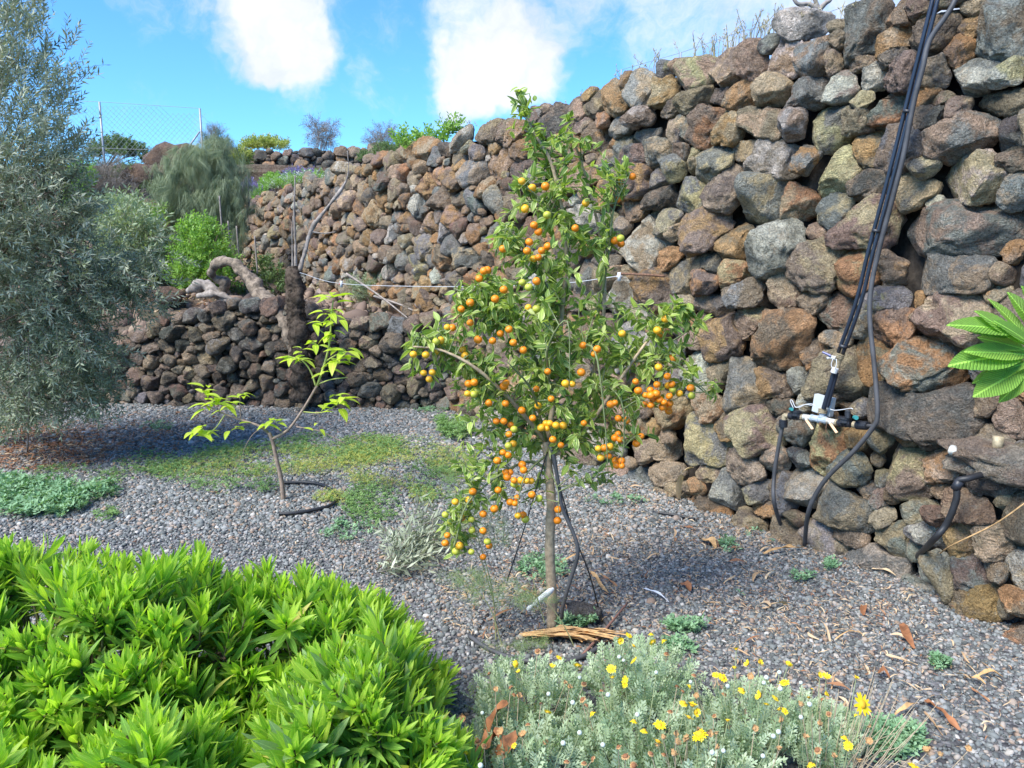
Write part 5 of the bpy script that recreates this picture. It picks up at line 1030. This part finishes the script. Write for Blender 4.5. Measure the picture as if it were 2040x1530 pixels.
def solenoid(cx, cy, sx):
    cyl('valve_housing', (cx-75, cy+22), (cx+75, cy+30), .0185, M_solen, 14, rings=4); cyl('valve_bonnet', (cx, cy+20), (cx+4, cy-45), .026, M_solen, 16, .18, .18); cyl('bonnet_flange', (cx-1, cy-28), (cx+2, cy-45), .033, M_solen, 16, .18, .18)
    cyl('solenoid_coil', (cx+sx*38, cy-35), (cx+sx*36, cy-115), .015, M_solen, 12, .19, .19); cyl('coil_cap', (cx+sx*36, cy-112), (cx+sx*36, cy-135), .012, M_greypipe, 12, .19, .19)
solenoid(520, 1070, -1); solenoid(1120, 1155, 1); cyl('bleed_knob', (1240,1110), (1262,1115), .011, M_teal, 10, .2, .22); cyl('bleed_knob', (455,1010), (475,1012), .009, M_teal, 10, .2, .22)
cyl('brass_ring', (1222,1196), (1256,1202), .017, M_brass); cyl('ribbed_coupling', (1262,1203), (1395,1212), .0195, M_solen, 14, rings=6); cyl('hose_barb', (1395,1212), (1480,1216), .009, M_greypipe, 10, OF, .19)
cyl('brass_elbow', (435,1095), (385,1088), .014, M_brass); cyl('brass_elbow', (388,1075), (380,1140), .014, M_brass); cyl('ribbed_coupling', (372,1140), (368,1232), .0215, M_solen, 14, rings=5)
for a, b in (((650,1145),(728,1255)), ((942,1185),(1022,1300))):
    A, B = zc(*a, .2), zc(*b, .21); d = Vector(B-A).normalized(); R = Matrix((d, Vector((0, -1, 0)).cross(d).normalized(), d.cross(Vector((0, -1, 0)).cross(d)).normalized())).transposed()
    mb = MB(); mb.box((A+B)/2, (float(np.linalg.norm(B-A)), .013, .005), R); mb.build('tan_lever', M_lever, mf, smooth=False); cyl('lever_pivot', (a[0]-4, a[1]-30), (a[0]+2, a[1]+5), .007, M_tape, 8, .195, .2)
ex = Vector((E1[0], E1[1], 0)); R_ = Matrix((ex, Vector((N1[0], N1[1], 0)), Vector((0, 0, 1)))).transposed()
for (c, sz, off) in (((815,945), (.062,.03,.095), .145), ((925,975), (.05,.03,.10), .125)): mb = MB(); mb.box(zc(*c, off), sz, R_@Matrix.Rotation(-.12, 3, 'Y')); mb.build('control_box', M_boxg, mf, smooth=False)
for pts in ([(495,1000),(455,910),(480,905),(520,985),(600,965),(700,945),(765,970)], [(510,985),(560,990),(640,955),(720,965)], [(940,1010),(1000,1025),(1100,1015),(1190,1000),(1220,1012)], [(975,400),(955,470),(975,520)], [(1015,400),(1020,450),(1005,515)]):
    mb = MB(); mb.tube([tuple(p) for p in spline([zc(*p, .215) for p in pts], 4)], .0022, 5); mb.build('wire', M_white, mf)
for i, x in enumerate((820, 905)): mb = MB(); mb.tube([tuple(p) for p in spline([zc(x,1160,.19), zc(x-15,1260,.2), zc(x+25,1340,.2), zc(x+10,1420,.18)], 3)], .0016, 4); mb.build('rusty_wire', M_rust, mf)
# cement ledge
M_cem = plain('pale cement', (.42, .37, .31), .95, .3, 35, .012); V, Fc = ico(4); c = Wp(2010, 918, .05)
V2 = V*(1+.22*fbm(V*2.2, 4, 3)+.12*np.abs(fbm(V*6, 3, 8)))[:, None]; V2[:, 2] = np.clip(V2[:, 2], -.9, .8); V3 = V2[:, :1]*.25*E1 + V2[:, 1:2]*.19*N1 + V2[:, 2:]*np.array([0, 0, .10])
tag(mesh_obj('cement_ledge', V3, Fc, M_rock, None, c, attrs={'ca': ('FLOAT_COLOR', np.tile([.46, .39, .31, 1], (len(V3), 1))), 'cb': ('FLOAT_COLOR', np.tile([.36, .27, .21, 1], (len(V3), 1)))}), 'rough pale cement ledge capping the boulders low on the tall wall', 'ledge', kind='thing')
mb = MB(); a = Wp(1986, 900, .14); mb.tube([tuple(a), tuple(a+[0, 0, .07])], [.022, .022], 12); tag(mb.build('pipe_stub', M_brass, loc=tuple(a)), 'short tan pipe stub standing in the cement ledge', 'pipe stub')
mb = MB(); a = Wp(1899, 893, .2); mb.tube([tuple(a), tuple(a+np.array([-.02, -.03, -.01]))], [.018, .018], 12); tag(mb.build('pipe_end', M_tape, loc=tuple(a)), 'open white pipe end poking out beside the cement ledge', 'pipe end')
tube_thing('dry_stem', 'long thin pale dry twig leaning on the lowest boulders by the hose', 'twig', [Wp(2045,1000,.3),Wp(1980,1045,.33),Wp(1890,1090,.33),G(1862,1112,.05)], .0035, M_straw, 5)
for o in bpy.data.objects:
    if o.name == 'dry_stem': o.name = 'pale_twig'
# ------------------------------------------------------------------ large leaved plant at the right edge
M_pl = leaf_mat('large glossy leaf', (.17, .36, .06), (.30, .50, .09), .42, .5, vein=.8, ribs=.35)
def big_leaf(seed):
    V, Fc = leaf_shape(L=1, W=.30, seg=12, fold=.18, bend=.12, base=1.35, wave=.02, petiole=.03); V = np.array(V); out = MB()
    # ribbed blade: side veins pressed in
    N_ = 26; vv = []; g = np.random.default_rng(seed); bend = g.uniform(.05, .22); tw = g.uniform(-.3, .3)
    for i in range(N_+1):
        u = i/N_; wd = .155*math.sin(math.pi*min(1, u**1.3))**.75 if 0 < u < 1 else .006
        for j, x in enumerate((-1, -.5, 0, .5, 1)): X = x*wd; z = abs(X)*.25 + (.004 if i % 2 else -.004)*(1 if j != 2 else 0) - bend*u*u; vv.append((X*math.cos(tw*u)-z*math.sin(tw*u)*.3, u-abs(x)*.05*math.sin(3.1*u), z+X*math.sin(tw*u)))
    Fc = [(i*5+k, i*5+k+1, i*5+k+6, i*5+k+5) for i in range(N_) for k in range(4)]; return mesh_obj('leaf', vv, Fc, M_pl, parent=False)
bl = [big_leaf(i) for i in range(4)]; pc = at_y(2075, 690, 2.62); plm = empty('broad_leaved_plant', (pc[0]+.05, 2.62, 0), 'plant with large ribbed lance leaves reaching in at the frame edge before the tall wall', 'plant'); pb = np.array(plm.location)
mb = MB(); mb.tube([(.45, 0, 0), (.40, 0, .5), (.2, 0, .95), (-.03, 0, pc[2]-.06), (-.04, 0, pc[2]+.05)], [.035, .03, .026, .022, .015], 10); mb.build('stem', M_sap, plm)
for i, (x, y, x0, y0_, w_) in enumerate([(1903,638,2040,665,1),(1925,650,2050,672,.9),(1972,592,2052,680,1.1),(1945,620,2045,690,1.2),(1904,718,2050,705,1.35),(1950,672,2050,700,1.2),(1938,765,2045,722,1.25),(1944,792,2048,728,1.35),(1998,802,2058,735,1.2),(2022,800,2068,735,1.1),(2012,582,2068,665,1.3),(2040,572,2080,660,1.3),(2005,745,2065,715,1.1),(2060,545,2090,650,1.3),(2070,830,2085,740,1.2),(2150,620,2095,680,1.2),(2180,700,2100,700,1.2),(2140,780,2098,725,1.2),(1985,640,2060,690,1.15),(1925,702,2055,708,1.1)]):
    a = at_y(x0, y0_, 2.62 + .02*math.sin(i*2)); b = at_y(x, y, 2.62 - .06*math.cos(i*1.7)); L = np.linalg.norm(b-a); o = bpy.data.objects.new('leaf', bl[i % 4].data); o.location = tuple(a-pb); up = np.array([[math.sin(i)*.3, -.9, .9]])
    o.rotation_euler = tuple(mat_to_euler(frames((b-a)[None, :]+[0, 0, .012], up))[0]); o.scale = (L*w_*.95, L, L); link(o, plm)
# ------------------------------------------------------------------ along the wall top
M_hay = leaf_mat('dry grass', (.30, .27, .16), (.48, .42, .26), .2, .8)
gh = np.random.default_rng(9)
LABG = ['first', 'second', 'third', 'fourth', 'fifth', 'sixth', 'seventh', 'eighth', 'ninth', 'tenth']
for i, (px, py, h, n) in enumerate([(1262,168,45,8),(1300,152,60,10),(1385,125,55,10),(1420,110,48,9),(1450,105,70,12),(1490,104,80,12),(1520,90,70,12),(1560,72,60,14),(1590,66,50,10),(1688,40,45,7),(960,262,35,6),(1135,215,30,6)]):
    b = wall_hit(px, py, -.1); mb = MB(); sc_ = b[1]/F; 
    for k in range(n):
        q = gh.normal(0, 12, 1)[0]; hh = h*gh.uniform(.5, 1.15)*sc_; ln = gh.normal(0, .3)*hh; y_ = gh.normal(0, .06); p0 = np.array([q*sc_, y_, -.05]); p2 = p0+[ln, y_, hh]; mb.tube([tuple(p0), tuple(p0+[ln*.3, 0, hh*.6]), tuple(p2)], [.0028, .0022, .0016], 3, caps=False)
        for j in range(5): c_ = p2 - (p2-p0)*gh.uniform(0, .3); mb.tube([tuple(c_), tuple(c_+gh.normal(0, .008, 3)+[0, 0, .012])], [.0014, .0026], 3)
    mb.V = [tuple(np.array(v)+b) for v in mb.V]; tag(mb.build('dry_grass', M_hay, loc=tuple(b)), (LABG[i]+' dry grass clump along the tall wall top, counted from the citrus towards the pipes') if i < 10 else ['thin dry grass on the tall wall top left of the citrus tip', 'small dark weed on the tall wall top right of the citrus tip'][i-10], 'grass clump', 'dry grass on the wall top')
rf = empty('wire_fence', wall_hit(1237, 170, -.6), 'low sagging wire fence standing behind the top of the tall wall', 'fence'); r0_ = np.array(rf.location); pst = []
for (px, t_, b_, o_) in [(1237,138,182,-.6),(1355,104,150,-.6),(1478,60,120,-.7),(1602,30,90,-.7),(1643,25,75,-.7),(1726,-5,40,-.7),(1850,-60,10,-.7)]:
    bb = wall_hit(px, b_, o_); tt = at_y(px, t_, bb[1]); tt[0] = bb[0]; mb = MB(); mb.tube([tuple(bb-r0_-[0, 0, .3]), tuple(tt-r0_)], .006, 6); mb.build('post', M_galv, rf); pst.append((bb, tt))
for u in (0.02, .5): mb = MB(); mb.tube([tuple(b_+(t_-b_)*(1-u)-r0_) for b_, t_ in pst], .0016, 4, caps=False); mb.build('wire', M_wire, rf)
def wt(px, py, o_=-.5): 
    yb = wall_hit(1633, 62, o_)[1]; return at_y(px, py, yb)
bt = empty('bare_tree', wt(1633, 70), 'small pale bare branched tree standing on top of the tall wall', 'tree'); q0 = np.array(bt.location)
for nm, pts, rad in [('trunk', [(1634,80),(1633,50),(1631,18)], [.026,.023,.02]), ('branch', [(1631,20),(1612,8),(1590,8),(1578,-8)], [.018,.013,.012,.01]), ('branch', [(1631,20),(1645,6),(1655,-2),(1660,-25)], [.018,.014,.012,.01]), ('branch', [(1631,18),(1622,-4),(1610,-30)], [.014,.012,.01]), ('branch', [(1602,8),(1598,14),(1585,4)], [.009,.009,.007]), ('branch', [(1578,-8),(1560,-40),(1555,-70)], [.01,.009,.007]), ('branch', [(1660,-25),(1690,-60),(1700,-90)], [.01,.009,.007])]:
    mb = MB(); P = spline([wt(*p) for p in pts], 4); mb.tube([tuple(p-q0) for p in P], list(np.interp(np.linspace(0, 1, len(P)), np.linspace(0, 1, len(rad)), rad)), 8); mb.build(nm, M_sap if nm == 'x' else plain('pale bark', (.42, .37, .33), .9) if nm == 'trunk' else M_grey, bt)
# ------------------------------------------------------------------ ground cover, litter, weeds on the gravel
def sprig(mat, n, LL, W, seed, up=.5):
    g = np.random.default_rng(seed); mb = MB()
    for k in range(n):
        a = k*2.4+g.normal(0, .3); b = np.array([g.normal(0, .25), g.normal(0, .25), g.uniform(0, .35)]); d = np.array([math.cos(a), math.sin(a), g.uniform(0, up)*2]); d /= np.linalg.norm(d); s = np.cross(d, [0, 0, 1.]); s /= np.linalg.norm(s); l = LL*g.uniform(.6, 1.2)
        mb.add([b, b+d*l*.5+s*W, b+d*l-[0, 0, .05], b+d*l*.5-s*W], [(0, 1, 2, 3)])
    return mesh_obj('sprig', mb.V, mb.F, mat, parent=False, smooth=False)
M_gc = leaf_mat('ground cover leaf', (.13, .25, .08), (.28, .42, .15), .3, .6); M_gy = leaf_mat('yellowish ground cover leaf', (.34, .38, .08), (.56, .54, .16), .3, .6); M_gb = leaf_mat('blue green ground cover leaf', (.14, .28, .14), (.30, .46, .26), .25, .6)
KP = {'green': protos([sprig(M_gc, 12, .6, .13, i) for i in range(3)]), 'yellow': protos([sprig(M_gy, 12, .45, .10, 9+i) for i in range(2)]+[sprig(M_gc, 12, .45, .10, 12)]), 'blue': protos([sprig(M_gb, 12, .8, .16, 20+i) for i in range(3)])}
gk = np.random.default_rng(14)
def cover(name, ells, kind, n, s, hgt=.03, thing=None, cat=None):
    wts = np.array([e[2]*e[3] for e in ells], float); wts /= wts.sum(); P = []
    while len(P) < n:
        e = ells[gk.choice(len(ells), p=wts)]; a = gk.uniform(0, 6.28); r = math.sqrt(gk.random())*gk.uniform(.75, 1.1); p = at_z(e[0]+e[2]*r*math.cos(a), e[1]+e[3]*r*math.sin(a), 0.01)
        if fbm(np.array([[p[0]*2.6, p[1]*2.6, 3.]]), 3, 7)[0] + gk.normal(0, .6) > (.10 if len(e) < 5 else e[4]): P.append(p+[0, 0, gk.uniform(0, 1)*hgt])
    P = np.array(P); P[:, 2] += ground_z(P[:, 0], P[:, 1]); E = np.stack([gk.normal(0, .3, n), gk.normal(0, .3, n), gk.uniform(0, 6.28, n)], 1)
    return scatter(name, KP[kind], P, E, gk.uniform(.6, 1.4, n)*s, gk.integers(0, 3, n))
cover('ground_cover', [(420,935,150,38),(560,905,190,26),(300,925,80,25),(150,950,110,25),(700,900,120,30),(470,975,90,18),(210,1030,30,14),(860,960,60,40,-.2),(740,1010,60,40,-.1),(800,900,60,20),(640,880,60,12)], 'green', 4600, .021)
cover('yellow_ground_cover', [(500,930,260,30),(620,918,180,26),(780,905,130,30),(430,940,60,20),(900,925,60,30),(760,960,80,22),(850,985,40,20),(660,1000,40,12)], 'yellow', 6500, .020)
cover('leafy_ground_cover', [(75,1000,105,38,-9),(20,975,40,20,-9),(200,985,40,14)], 'blue', 1100, .042, .06)
cover('small_weeds', [(1365,1250,45,14),(1540,1060,50,18),(1450,1080,20,10),(1600,1150,25,10),(1770,1480,70,32,-.5),(1870,1325,20,10),(1490,1190,30,15),(1230,1000,60,10),(1350,1290,30,12),(1150,1240,40,10),(1655,1125,15,10),(310,850,40,8),(185,825,16,14,-9),(270,780,20,12,-9),(860,822,34,9,-9),(590,790,20,8,-9),(480,790,30,6,-9),(1080,1130,50,30,.1),(700,1060,60,20,.1)], 'blue', 1300, .026, .03)
cover('grass_tuft', [(905,868,34,16,-9),(880,855,15,8,-9)], 'green', 420, .035, .09)
KP['strip'] = None
def strips(mat, n, seed):
    out = []
    for i in range(n): mb = MB(); strip(mb, (-.5, 0, 0), (.5, 0, 0), [.05,.09,.035][i % 3], seed+i, 0, .12, .10); out.append(mesh_obj('litter', mb.V, mb.F, mat, parent=False))
    return out
M_str2 = leaf_mat('straw litter', (.45, .28, .15), (.68, .52, .34), .15, .8); M_red = leaf_mat('red brown litter', (.22, .09, .045), (.36, .18, .09), .1, .8)
GL = protos(strips(M_str2, 4, 200)+strips(M_red, 2, 240))
def litter(name, ells, n, s, red=.25):
    wts = np.array([e[2]*e[3]*(e[4] if len(e) > 4 else 1) for e in ells], float); wts /= wts.sum(); P = []
    for k in range(n):
        e = ells[gk.choice(len(ells), p=wts)]; a = gk.uniform(0, 6.28); r = math.sqrt(gk.random())*1.1; P.append(at_z(e[0]+e[2]*r*math.cos(a), e[1]+e[3]*r*math.sin(a), .012))
    P = np.array(P); P = P[below_main(P, .05)]; n = len(P); P[:, 2] += ground_z(P[:, 0], P[:, 1]) + gk.uniform(0, .012, n); E = np.stack([gk.normal(0, .25, n), gk.normal(0, .25, n), gk.uniform(0, 6.28, n)], 1)
    return scatter(name, GL, P, E, np.clip(gk.lognormal(0, .45, n), .4, 2.0)*s, np.where(gk.random(n) < red, gk.integers(4, 6, n), gk.integers(0, 4, n)))
litter('leaf_litter', [(600,1050,400,60,.25),(300,980,250,60,.2),(1350,1030,230,70,2),(1150,1130,150,90,2),(1600,1130,250,120,1.1),(1500,1250,350,120,.6),(1750,1350,300,150,.25),(1000,1200,130,60,1.5),(850,1130,150,60,.8),(1300,960,120,20,2),(700,980,250,120,.25),(350,900,300,100,.2),(1500,1050,150,25,1.5)], 8500, .0195)
litter('straw_litter', [(1430,1075,110,30,2),(1300,980,110,20,1.5),(1200,1130,120,60,1),(1050,1190,110,40,1),(1600,1180,200,80,.5),(1700,1350,250,120,.4),(780,1150,80,40,.5)], 170, .06, .2)
litter('red_leaf_litter', [(60,890,140,45,1.2),(30,870,120,25,1),(200,880,150,40,.7),(330,850,140,25,.35)], 4000, .040, .8)
# terrace rubble and litter
n = 900; P = np.stack([gk.uniform(-4.6, -.6, n), gk.uniform(8.55, 10.6, n), np.zeros(n)], 1); P = P[~(((P[:, :2]-P0[:2])@N1[:2]) < .1)]; n = len(P); P[:, 2] = hill_h(P[:, 0], P[:, 1])+.01
scatter('terrace_litter', GL, P, np.stack([gk.normal(0, .3, n), gk.normal(0, .3, n), gk.uniform(0, 6.28, n)], 1), gk.uniform(.04, .12, n), gk.integers(0, 6, n))
M_rub = pebble_mat('terrace rubble', [(0, (.08, .06, .05)), (.4, (.17, .12, .095)), (.8, (.26, .18, .13)), (1, (.36, .28, .2))]); rbp = []
for k in range(4): V, Fc = ico(2); rbp.append(mesh_obj('rubble', V*[1, .8, .65]*(1+.35*vnoise(V*1.5+k*7, k))[:, None], Fc, M_rub, parent=False, smooth=False))
Gr = protos(rbp); n = 3800; P = np.stack([gk.uniform(-9, -.6, n), 8.6+gk.random(n)**1.4*9, np.zeros(n)], 1); P = P[(((P[:, :2]-P0[:2])@N1[:2]) > -.05)]; n = len(P); P[:, 2] = hill_h(P[:, 0], P[:, 1])
scatter('hillside_rubble', Gr, P, gk.uniform(0, 6.28, (n, 3)), gk.lognormal(-3.2, .55, n), gk.integers(0, 4, n))
for i, (a, b, w_, m_, lab) in enumerate([((1712,1200),(1728,1222),.016,M_brown,'small folded brown leaf on open gravel above the large dark curved leaf'),((1792,1238),(1825,1288),.018,M_brown,'large dark brown curved leaf lying alone on open gravel'),((1848,1396),(1908,1455),.016,M_brown,'long rust coloured curled leaf on the gravel beside the daisies'),
     ((1925,1350),(1958,1366),.013,M_straw,'rusty curled leaf with dark tip on the gravel'),((1945,1345),(2000,1352),.012,M_straw,'long straw leaf lying just beyond the rusty curled leaf'),((1352,1160),(1376,1172),.022,M_brown,'broad reddish brown leaf on the gravel beyond the drip ring'),((1748,1345),(1775,1352),.014,M_brown,'crumpled red brown leaf halfway between daisies and wall'),
     ((1172,1130),(1216,1175),.012,M_straw,'long straw strip lying right of the citrus rope'),((1115,1112),(1165,1092),.011,M_straw,'curled straw strip lying behind the citrus rope'),((1285,1165),(1328,1195),.006,M_white,'thin whitish twig lying on the gravel right of the citrus'),((1660,1268),(1722,1262),.005,M_straw,'forked straw piece on the open gravel'),
     ((1395,1068),(1425,1085),.03,M_straw,'thick bundle of straw leaf scraps near the wall foot'),((1525,1100),(1600,1082),.014,M_straw,'broad straw leaf by the foot of the two hanging hoses'),((1790,1430),(1820,1400),.008,M_straw,'stiff straw stalk on gravel beside the biggest daisy')]):
    mb = MB(); c = G(*a, .02); strip(mb, c, G(*b, .02), w_, i+300, 0, .015, .02); tag(mb.build('dry_leaf', m_, loc=tuple(c)), lab, 'dead leaf')
mb = MB(); a = Wp(1382, 930, .2); c = Wp(1357, 945, .24); strip(mb, c, G(1354, 992, .02), .022, 411, 0, .01, .02); strip(mb, a, c, .018, 412, 0, .01, .02); tag(mb.build('hanging_dead_leaf', M_str2, loc=tuple(c)), 'pale curled dead leaf hanging against the foot of the tall wall', 'dead leaf')
# feathery weeds round the citrus and the fallen olive sprig
M_wf = leaf_mat('feathery weed', (.16, .26, .10), (.36, .42, .18), .3, .7); M_ylw = plain('weed stem', (.30, .30, .14), .8)
def wisp(n, seed):
    g = np.random.default_rng(seed); mb = MB()
    for k in range(n):
        p = np.array([g.normal(0, .25), g.normal(0, .25), g.normal(0, .25)]); d = unit(g.normal(size=3)+[0, 0, .6]); l = g.uniform(.15, .4); s = unit(np.cross(d, g.normal(size=3)))*.009; mb.add([p-s, p+s, p+d*l], [(0, 1, 2)])
    return mesh_obj('wisp', mb.V, mb.F, M_wf, parent=False, smooth=False)
Gw = protos([wisp(60, i) for i in range(3)])
def feather(label, bx, by, dy, lobes, n, s, stems):
    base = G(bx, by, 0); root = empty('feathery_weed', base, label, 'weed', 'feathery weeds by the citrus'); P, C = lobes_pts(gk, lobes, base[1]+dy, n, .15); scatter('foliage', Gw, P-base, gk.uniform(0, 6.28, (n, 3)), gk.uniform(.6, 1.3, n)*s, gk.integers(0, 3, n), root)
    for st in stems: mb = MB(); Q = spline([at_y(*p, base[1]+dy) for p in st], 4); mb.tube([tuple(q-base) for q in Q], list(np.linspace(.003, .0015, len(Q))), 4, caps=False); mb.build('stem', M_ylw, root)
feather('feathery weed with tall fine sprays mingling with the low citrus fruit', 992, 1272, 0, [(950,1030,45,60),(915,970,40,50),(990,1060,30,40),(900,1040,25,40)], 130, .05, [[(988,1275),(984,1200),(970,1130),(945,1050),(912,960)], [(984,1200),(960,1120),(930,1060)]])
feather('low feathery weed spreading between the green shrub and the citrus foot', 1000, 1290, 0, [(985,1180,80,30),(930,1150,60,20),(1060,1190,50,25),(1010,1290,70,18),(1070,1280,40,14)], 210, .05, [[(1150,1300),(1120,1240),(1090,1200)], [(1000,1285),(970,1200),(900,1140)], [(1085,1240),(1070,1190),(1060,1140)]])
base = G(800, 1100); sp2 = empty('fallen_sprig', base, 'fallen grey green olive sprig lying on the gravel behind the shrubs', 'fallen sprig'); P = []; D = []
for k in range(60): a = gk.uniform(0, 1); p = G(760+110*a+gk.normal(0, 14), 1118-70*a+gk.normal(0, 12), .03+gk.uniform(0, .06)); P.append(p); D.append(gk.normal(0, .5, 3)*[1, 1, .2]+[.5, .4, .1])
foliage(sp2, 'foliage', Go, np.array(P), np.array(D), None, gk.uniform(.14, .26, 60), gk.integers(0, 2, 60), gk, 1.5)
mb = MB(); mb.tube([tuple(G(750,1130,.03)-base), tuple(G(810,1085,.06)-base), tuple(G(865,1050,.08)-base)], [.006, .005, .003], 5); mb.build('stem', M_bark2, sp2)
for o in S.objects:
    if o.get('category') and not o.get('kind'): o['kind'] = 'thing'
